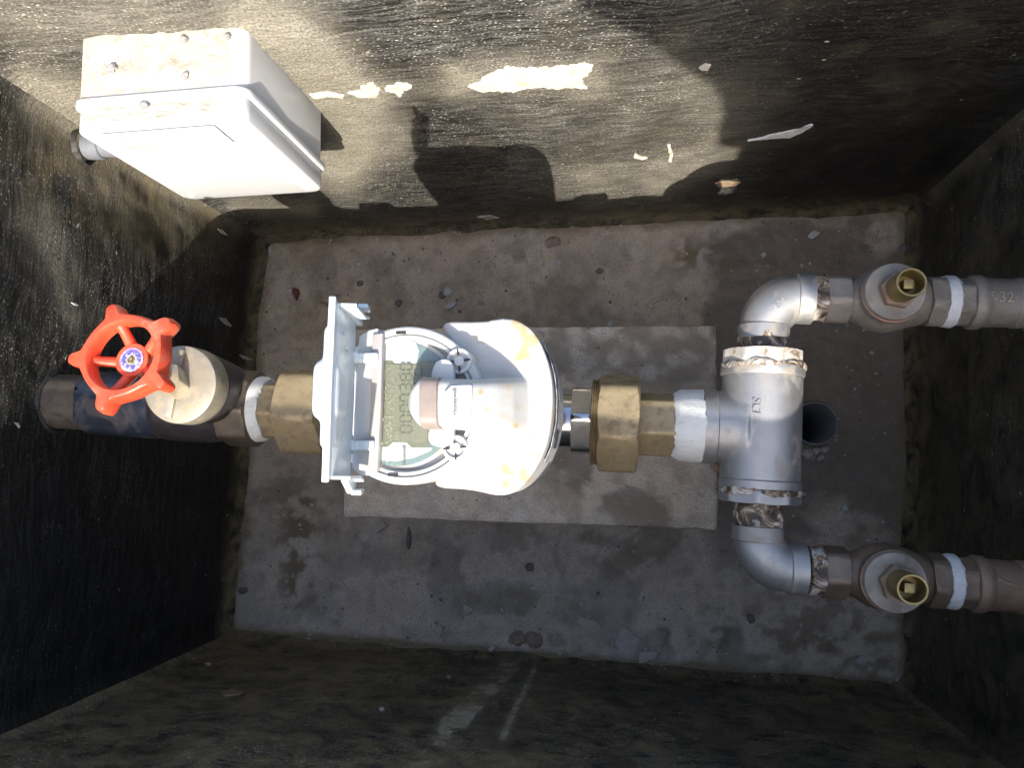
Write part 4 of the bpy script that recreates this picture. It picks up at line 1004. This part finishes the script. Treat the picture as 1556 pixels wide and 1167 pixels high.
# --- outlet couplings into the right wall
def mk_out(label, mat, base, rz, mark):
    oc = thing('outlet_coupling', base, label, 'pipe fitting', 'threaded outlet couplings into the right wall', rz)
    lx = lambda u: Vector((P_(u), 0, 0))
    link('thread_tape', lathe(lx(1428), Xv, [(0, rv(30)), (.0006, rv(38)), (.004, rv(39.5)), (.0085, rv(39.5)), (P_(1451)-P_(1431), rv(37.5)), (P_(1454)-P_(1431), rv(30))], 96, endjit=.0007, rjit=.0007, seed=51), 'tapeblue', oc, True)
    link('hexagon', lathe(lx(1441), Xv, nutprof(P_(1472)-P_(1441), rv(36), .05), 96, 6, R(30), rv(32.5)), mat, oc, True)
    L_ = P_(1660)-P_(1468)
    link('coupling', lathe(lx(1468), Xv, [(0, rv(31)), (.0008, rv(38.5)), (.003, rv(41)), (.0085, rv(41)), (.0105, rv(38.5)), (.013, rv(37)), (P_(1536)-P_(1468), rv(36)), (P_(1539)-P_(1468), rv(38)), (P_(1552)-P_(1468), rv(38)), (P_(1556)-P_(1468), rv(35)), (P_(1575)-P_(1468), rv(34)), (L_, rv(34))], 64, rjit=.0003), mat, oc, True)
    if mark: text('embossed_mark', mark, .0112, lx(1503)+Vector((0, 0, rv(37.4))), (1, 0, 0), (0, 0, 1), 'bronze', oc, .0009, True, bend=rv(37.4))
    else:
        for k, (x, y, a_, l_) in enumerate(((1498, .006, -.5, .006), (1507, .004, -.35, .007), (1517, .0035, -.2, .006), (1512, .0065, -.4, .005))):
            th = y/rv(36.6); link('scratch_mark', obox(lx(x)+Vector((0, rv(36.9)*math.sin(th), rv(36.9)*math.cos(th))), Vector((math.cos(a_)*l_, math.sin(a_)*l_, -math.sin(a_)*l_*th)), Vector((-math.sin(a_), math.cos(a_), -th))*.0004, Vector((0, th, 1))*.0003), 'tanstone', oc, True, smooth=None)
    return oc
mk_out('greyish threaded coupling with raised marking on the upper branch by the right wall', 'galv', LU(1226), math.atan2(DU.y, DU.x), 'f-32')
mk_out('rust-brown threaded coupling on the lower branch by the right wall', 'rusty', LD(1222), math.atan2(DD.y, DD.x), None)
bvd = None

def rock(r_, flat, seed, ang=0, sides=0, n_=2):
    bm = bmesh.new(); bmesh.ops.create_icosphere(bm, subdivisions=n_, radius=1)
    for v in bm.verts:
        d_ = v.co.normalized(); k = 1+.35*mnoise.noise(d_*1.6+Vector((seed*3.1, 0, 0)))+.15*mnoise.noise(d_*4+Vector((seed, 5, 0)))
        c = v.co*k
        if sides:                                     # broken slab: cut the outline with a few straight breaks
            for q_ in range(sides):
                a_ = 2*PI*q_/sides+seed+.5*math.sin(seed*7+q_*5); nn = Vector((math.cos(a_), math.sin(a_), 0)); lim = .70+.22*math.sin(seed*3+q_*2.3)
                e_ = c.dot(nn)-lim
                if e_ > 0: c -= nn*e_
            c.z = max(-.6, min(.6, c.z*2))
        v.co = Vector((c.x*r_[0], c.y*r_[1], c.z*flat))
    bmesh.ops.rotate(bm, matrix=Matrix.Rotation(ang, 3, 'Z'), verts=bm.verts)
    me = bpy.data.meshes.new('m'); bm.to_mesh(me); bm.free(); return me

# ================================================================== ENCLOSURE ON THE FAR WALL
def onplane(u, v, A, n):
    d = B @ Vector((u-W0/2, -(v-H0/2), -F)); k = (A-Vector((0, 0, H))).dot(n)/d.dot(n); return Vector((0, 0, H))+d*k
# right edge of the back against the wall
bt = onplane(376, 36, FC[0], nF); zt = bt.z
fr = at(372, 178, zt); dep = (fr-bt).dot(nF)
fl_ = at(106, 199, zt); 
ex = (fr-fl_); ex.z = 0; exl = ex.length; ex.normalize(); ny_ = Vector((ex.y, -ex.x, 0))     # outwards, to the near side
fp = fr
bot = onplane(492, 292, fp, ny_); zb_ = bot.z
print('BOX', bt, fr, fl_, 'dep', dep, 'w', exl, 'z', zt, zb_, 'ex', ex)
bw = exl; cxm = fr-ex*bw/2
box = thing('junction_box', Vector((cxm.x, cxm.y, zb_)), 'white plastic enclosure with sand on top, high on the far wall by the left corner', 'enclosure')
def rbox(xa, xb, ya, yb, za, zb2, r_, bev):
    """rounded box in the enclosure's frame: x along ex from fr, y outward from the front plane"""
    hw, hh = (xb-xa)/2, (zb2-za)/2; c = fr+ex*((xa+xb)/2); pts = []
    for (sx, sz, a0) in ((1, 1, 0), (-1, 1, 90), (-1, -1, 180), (1, -1, 270)):
        for k in range(7):
            t_ = R(a0+15*k); pts.append((sx*(hw-r_)+r_*math.cos(t_), sz*(hh-r_)+r_*math.sin(t_)))
    rings = []
    for (yy, ins) in ((ya, bev), (ya+bev*.4, bev*.3), (ya+bev, 0), (yb-bev, 0), (yb-bev*.4, bev*.3), (yb, bev)):
        rings.append([c+ex*(px*(1-ins/hw))+Vector((0, 0, (za+zb2)/2-c.z+pz*(1-ins/hh)))+ny_*yy for px, pz in pts])
    return ring_mesh(rings, False, True, True)
D_ = (fr-bt).length+.03
link('base', rbox(-bw+.002, -.002, -D_, -.024, zb_+.002, zt-.002, .010, .001), 'boxw', box)
link('flange', rbox(-bw-.001, .0015, -.025, -.0185, zb_-.001, zt+.0012, .011, .0014), 'boxw', box)
ldo = link('lid', rbox(-bw+.0015, -.0015, -.019, 0, zb_+.0015, zt-.0015, .010, .0018), 'boxw', box)
HB = zt-zb_
# recessed label plate on the lid
def bp_(x, z, y=0): return fr+ex*x+Vector((0, 0, z-fr.z))+ny_*y
q0 = onplane(162, 206, fp, ny_); q1 = onplane(324, 189, fp, ny_); q2 = onplane(356, 214, fp, ny_)
lw_ = (q1-q0).dot(ex); lh_ = q1.z-q2.z; lc_ = (q0+q2)/2; lc_.z = (q1.z+q2.z)/2
lbl = link('label_plate', obox(lc_+ny_*.0002, ex*lw_/2, ny_*.0006, Vector((0, 0, lh_/2)), .0003), 'boxw', ldo)
for (c_, hx_, hz_) in ((lc_+Vector((0, 0, lh_/2+.0004)), lw_/2, .0004), (lc_+ex*(lw_/2+.0004), .0004, lh_/2)):
    link('label_groove', obox(c_+ny_*.0003, ex*hx_, ny_*.0005, Vector((0, 0, hz_))), 'ink', ldo, smooth=None)
MT['faint'] = simple('sun_faded_print', (.62, .62, .63), (.60, .60, .61), .5)
text('faded_lettering', 'TP.OU   OU AQUI', .0115, lc_+ny_*.0012, ex, ny_, 'faint', lbl, .0001)
for (x, z) in ((-.013, zt-.013), (-bw+.013, zb_+.013), (-.013, zb_+.013)):
    link('lid_screw', lathe(bp_(x, z, -.001), ny_, [(0, .0040), (.0013, .0038), (.0017, .0030), (.0012, .0004)], 32), 'boxw', ldo)
# sand and grit lying on the top
a = NT('lime_dust'); col = a.mix(a.ramp(a.noise(90, 6, .7), [(.4, 0.), (.6, 1.)]), (.55, .51, .44), (.42, .375, .30)); MT['dust'] = a.fin(col, .9, 0, a.bump(a.noise(500, 5, .75), .9, .002))
def dusts(xa, xb, ya, yb, z0, h_, seed):
    nx_, ny2 = 90, 36; vs = []; fs = []
    for i in range(ny2+1):
        for k in range(nx_+1):
            s_ = k/nx_; t_ = i/ny2; e_ = min(s_, 1-s_, t_*.5+.0, (1-t_)*.5)*2
            hh = h_*min(1, e_*5)*(.55+.9*mnoise.fractal(Vector((s_*9, t_*4, seed)), 1, 2, 4))
            p = fr+ex*(xa+(xb-xa)*s_)+ny_*(ya+(yb-ya)*t_); vs.append((p.x, p.y, z0+max(-.0006, hh)))
    for i in range(ny2):
        for k in range(nx_): a_ = i*(nx_+1)+k; fs.append((a_, a_+1, a_+nx_+2, a_+nx_+1))
    me = bpy.data.meshes.new('m'); me.from_pydata(vs, [], fs); return me
o = link('dust_layer', dusts(-bw+.006, -.014, -D_+.005, -.027, zt-.0020, .0024, 1), 'dust', box, kind='stuff'); o['label'] = 'pale sand and mortar crumbs lying on top of the enclosure'
o = link('dust_layer', dusts(-bw+.008, -.018, -.0175, -.003, zt-.0016, .0010, 2), 'dust', box, kind='stuff'); o['label'] = 'thin pale dust on the lid rim'

for i, (u, v, r_, lab) in enumerate(((170, 103, .0042, 'grey stone on the left half of the enclosure top'), (282, 116, .0034, 'grey stone in the middle of the enclosure top'), (280, 60, .0036, 'flat grey stone at the back of the enclosure top'), (345, 56, .0030, 'small grey stone at the back right of the enclosure top'))):
    p = at(u, v, zt); o = link('stone', rock((r_, r_*.8), r_*.45, i+60, i, 0, 3), 'greystone', None, smooth=30); o.location = (p.x, p.y, zt+.001); tag(o, lab, 'stone')
p = at(220, 160, zt); o = link('stone', rock((.0036, .003), .0018, 66, 0, 0, 3), 'greystone', None, smooth=30); o.location = (p.x, p.y, zt+.0015); tag(o, 'grey stone on the front rim of the enclosure', 'stone')
# conduit from the box into the left wall
cb = at(150, 222, .385)
cd = thing('conduit', cb, 'short grey conduit between the enclosure and the left wall corner', 'conduit')
ca_ = at(132, 222, .385); cz = at(250, 222, .385)
cdir = (cz-ca_).normalized()
link('pipe', lathe(ca_, cdir, [(0, .0100), (.075, .0100)], 40), 'pvc', cd)
link('coupler', lathe(ca_+cdir*.0, cdir, [(0, .0110), (.002, .0122), (.016, .0122), (.017, .0112)], 40), 'pvc', cd)
link('broken_hole', lathe(ca_-cdir*.004, cdir, [(0, .0165), (.004, .0158), (.005, .0145), (0, .0122)], 48, rjit=.003, seed=8, caps=(False, False)), 'bitumen', cd)

# ================================================================== LOOSE THINGS ON THE FLOOR
k_ = 1/F
LOOSE = [ # name, u, v, half-width px, half-height px, thickness m, angle, material, sides, label
 ('concrete_chip', 893, 948, 24, 14, .0045, -.2, 'stone', 6, 'flat grey concrete chip, the left one of the three large ones near the shaded wall'),
 ('concrete_chip', 957, 976, 21, 27, .0045, .5, 'stone', 5, 'largest flat concrete chip, broken against its small neighbour'),
 ('concrete_chip', 983, 996, 20, 12, .004, .4, 'stone', 5, 'small triangular concrete chip touching the largest one'),
 ('concrete_chip', 711, 925, 9, 10, .004, .2, 'stone', 5, 'small squarish grey chip alone on the floor below the block'),
 ('concrete_chip', 668, 957, 8, 6, .003, .1, 'stone', 5, 'tiny rounded chip left of the brown clods'),
 ('concrete_chip', 829, 936, 8, 7, .004, .3, 'stone', 6, 'small pale chip just above the brown clods'),
 ('clod', 786, 971, 13, 11, .005, .2, 'clod', 0, 'dark brown clod, the left one of a pair near the shaded wall'),
 ('clod', 812, 972, 12, 14, .005, 1.2, 'clod', 0, 'greyer clod beside the brown one near the shaded wall'),
 ('concrete_chip', 579, 800, 14, 10, .006, .6, 'stone', 5, 'pale chip by the lower left edge of the concrete block'),
 ('twig', 622, 818, 4, 16, .003, 0, 'darkstone', 0, 'short dark piece of twig below the block'),
 ('pebble', 805, 862, 7, 6, .004, .4, 'darkstone', 0, 'dark pebble on the floor below the block'),
 ('plaster_crumb', 685, 466, 12, 7, .005, .3, 'paintchip', 6, 'white plaster crumb above the meter, the larger of two'),
 ('plaster_crumb', 681, 444, 7, 12, .004, -.4, 'paintchip', 6, 'long white plaster crumb above the larger one'),
 ('pebble', 672, 449, 5, 6, .004, .2, 'darkstone', 0, 'small dark pebble beside the white plaster crumbs'),
 ('brick_crumb', 450, 447, 6, 11, .004, .1, 'redstone', 4, 'red brick crumb near the left end of the floor'),
 ('tan_flake', 498, 463, 14, 5, .002, -.25, 'tanstone', 5, 'flat tan flake near the lid of the meter'),
 ('plaster_crumb', 411, 382, 4, 9, .003, .2, 'paintchip', 5, 'small white flake in the far left corner of the floor'),
 ('plaster_crumb', 441, 443, 6, 5, .003, .2, 'paintchip', 0, 'white crumb beside the red brick crumb'),
 ('pebble', 548, 431, 5, 4, .003, .2, 'darkstone', 0, 'black pebble right of the red brick crumb'),
 ('pebble', 606, 461, 6, 5, .003, .7, 'darkstone', 0, 'dark pebble above the display of the meter'),
 ('plaster_crumb', 545, 402, 4, 4, .003, .2, 'paintchip', 0, 'round white crumb between the far wall and the meter lid'),
 ('plaster_crumb', 848, 399, 5, 4, .003, .2, 'paintchip', 0, 'round white crumb right of the ochre stain'),
 ('pebble', 911, 412, 6, 4, .003, .2, 'darkstone', 0, 'dark pebble in the middle of the far floor'),
 ('plaster_crumb', 927, 493, 7, 5, .004, .7, 'paintchip', 5, 'white crumb close to the far edge of the block'),
 ('plaster_crumb', 731, 443, 4, 3, .003, .2, 'paintchip', 0, 'tiny white crumb right of the paired crumbs'),
 ('clod', 840, 368, 12, 8, .003, .2, 'clod', 0, 'brownish clod by the foot of the far wall'),
 ('concrete_chip', 1236, 358, 10, 7, .004, .2, 'paintchip', 4, 'pale angular chip on the wet part of the floor'),
 ('concrete_chip', 1340, 357, 12, 9, .003, .2, 'stone', 7, 'round grey chip by the far right corner'),
 ('pebble', 1372, 377, 6, 5, .003, .2, 'darkstone', 0, 'dark pebble against the right wall'),
 ('plaster_crumb', 1160, 387, 4, 4, .003, .2, 'paintchip', 0, 'white crumb left of the pale angular chip'),
 ('gravel_stone', 1228, 691, 10, 9, .006, .2, 'stone', 0, 'largest stone of the little heap below the drain'),
 ('gravel_stone', 1240, 685, 7, 6, .005, .9, 'stone', 0, 'middle stone of the little heap below the drain'),
 ('gravel_stone', 1252, 684, 7, 6, .005, .3, 'stone', 0, 'right-hand stone of the little heap below the drain'),
 ('gravel_stone', 1247, 697, 5, 5, .004, .3, 'stone', 0, 'smallest stone of the little heap below the drain'),
 ('gravel_stone', 1269, 662, 5, 5, .005, .3, 'stone', 0, 'single stone right of the drain'),
 ('plaster_crumb', 1282, 771, 7, 6, .004, .3, 'paintchip', 6, 'whitish crumb on the dark floor above the lower valve'),
 ('pebble', 1141, 940, 6, 7, .004, .3, 'darkstone', 0, 'dark pebble below the shaded elbow'),
 ('plaster_crumb', 747, 986, 6, 5, .003, .3, 'paintchip', 5, 'white crumb at the foot of the shaded wall'),
 ('pebble', 367, 777, 5, 5, .003, .3, 'darkstone', 0, 'dark pebble at the foot of the left wall'),
 ('concrete_chip', 370, 897, 8, 5, .003, .3, 'darkstone', 0, 'dark chip in the near left part of the floor'),
 ('plaster_crumb', 1097, 576, 0, 0, 0, 0, None, 0, ''),
 ('tan_flake', 1310, 1004, 12, 8, .003, .5, 'stone', 5, 'grey flake in the near right part of the floor'),
]
fsf = lambda x, y: float((fbm(np.array([x+5]), np.array([y+5]), 14, 4, 2)[0]-.5)*.006+(fbm(np.array([x+5]), np.array([y+5]), 90, 3, 3)[0]-.5)*.0018)
for i, (nm, u, v, a_, b_, th, an, mat, sd, lab) in enumerate(LOOSE):
    if not mat: continue
    p = at(u, v, 0); s_ = rad(u, v, 0, 1)
    me = rock((a_*s_, b_*s_), th, i+1.3, an if a_ != b_ else 0, sd, 3)
    o = link(nm, me, mat, None, smooth=30); o.location = (p.x, p.y, fsf(p.x, p.y)+th*.35)
    tag(o, lab, nm.replace('_', ' '))
# the chip wedged by the tee, on the block
p = at(1088, 712, ZB); o = link('concrete_chip', rock((.007, .0045), .004, 77, -.8, 5, 3), 'tanstone', None, smooth=30); o.location = (p.x, p.y, ZB+.002); tag(o, 'small tan chip on the corner of the block beside the tee', 'concrete chip')
# grit nobody could count
def grit(name, n_, mat, rmin, rmax, f_, label, reg=None):
    vs = []; fs = []
    base = rock((1, 1), 1, 5, 0, 0, 1); bv = [v.co.copy() for v in base.vertices]; bf = [tuple(p_.vertices) for p_ in base.polygons]
    k = 0
    while k < n_:
        s_, t_ = random.random(), random.random()
        p = FC[3]*(1-s_)*(1-t_)+FC[2]*s_*(1-t_)+FC[1]*s_*t_+FC[0]*(1-s_)*t_
        u_, v_ = proj(p)
        wgt = .25+.9*max(0, mnoise.noise(Vector((p.x*12, p.y*12, f_))))+(.55 if v_ < 480 and u_ < 1000 else 0)+(.4 if v_ > 900 else 0)+(.5 if u_ < 440 else 0)
        if random.random() > wgt or math.hypot(p.x-DR.x, p.y-DR.y) < DRr+.002: continue
        r_ = rmin+(rmax-rmin)*random.random()**3; an = random.random()*6.3; sx = r_*(.7+.6*random.random()); sy = r_*(.7+.6*random.random()); sz = r_*.55
        z_ = fsf(p.x, p.y); b_ = len(vs); ca, sa = math.cos(an), math.sin(an)
        for q in bv: x, y = q.x*sx, q.y*sy; vs.append((p.x+x*ca-y*sa, p.y+x*sa+y*ca, z_+q.z*sz+r_*.15))
        fs += [tuple(b_+i for i in f) for f in bf]; k += 1
    me = bpy.data.meshes.new(name); me.from_pydata(vs, [], fs); o = link(name, me, mat, None, kind='stuff', smooth=30); o['label'] = label
grit('fine_grit', 900, 'stone', .0008, .0030, 1, 'grey grit scattered over the pit floor')
grit('white_crumbs', 320, 'paintchip', .0006, .0022, 2, 'tiny white crumbs scattered over the pit floor')
grit('dark_grit', 320, 'darkstone', .0007, .0026, 3, 'dark grit scattered over the pit floor')
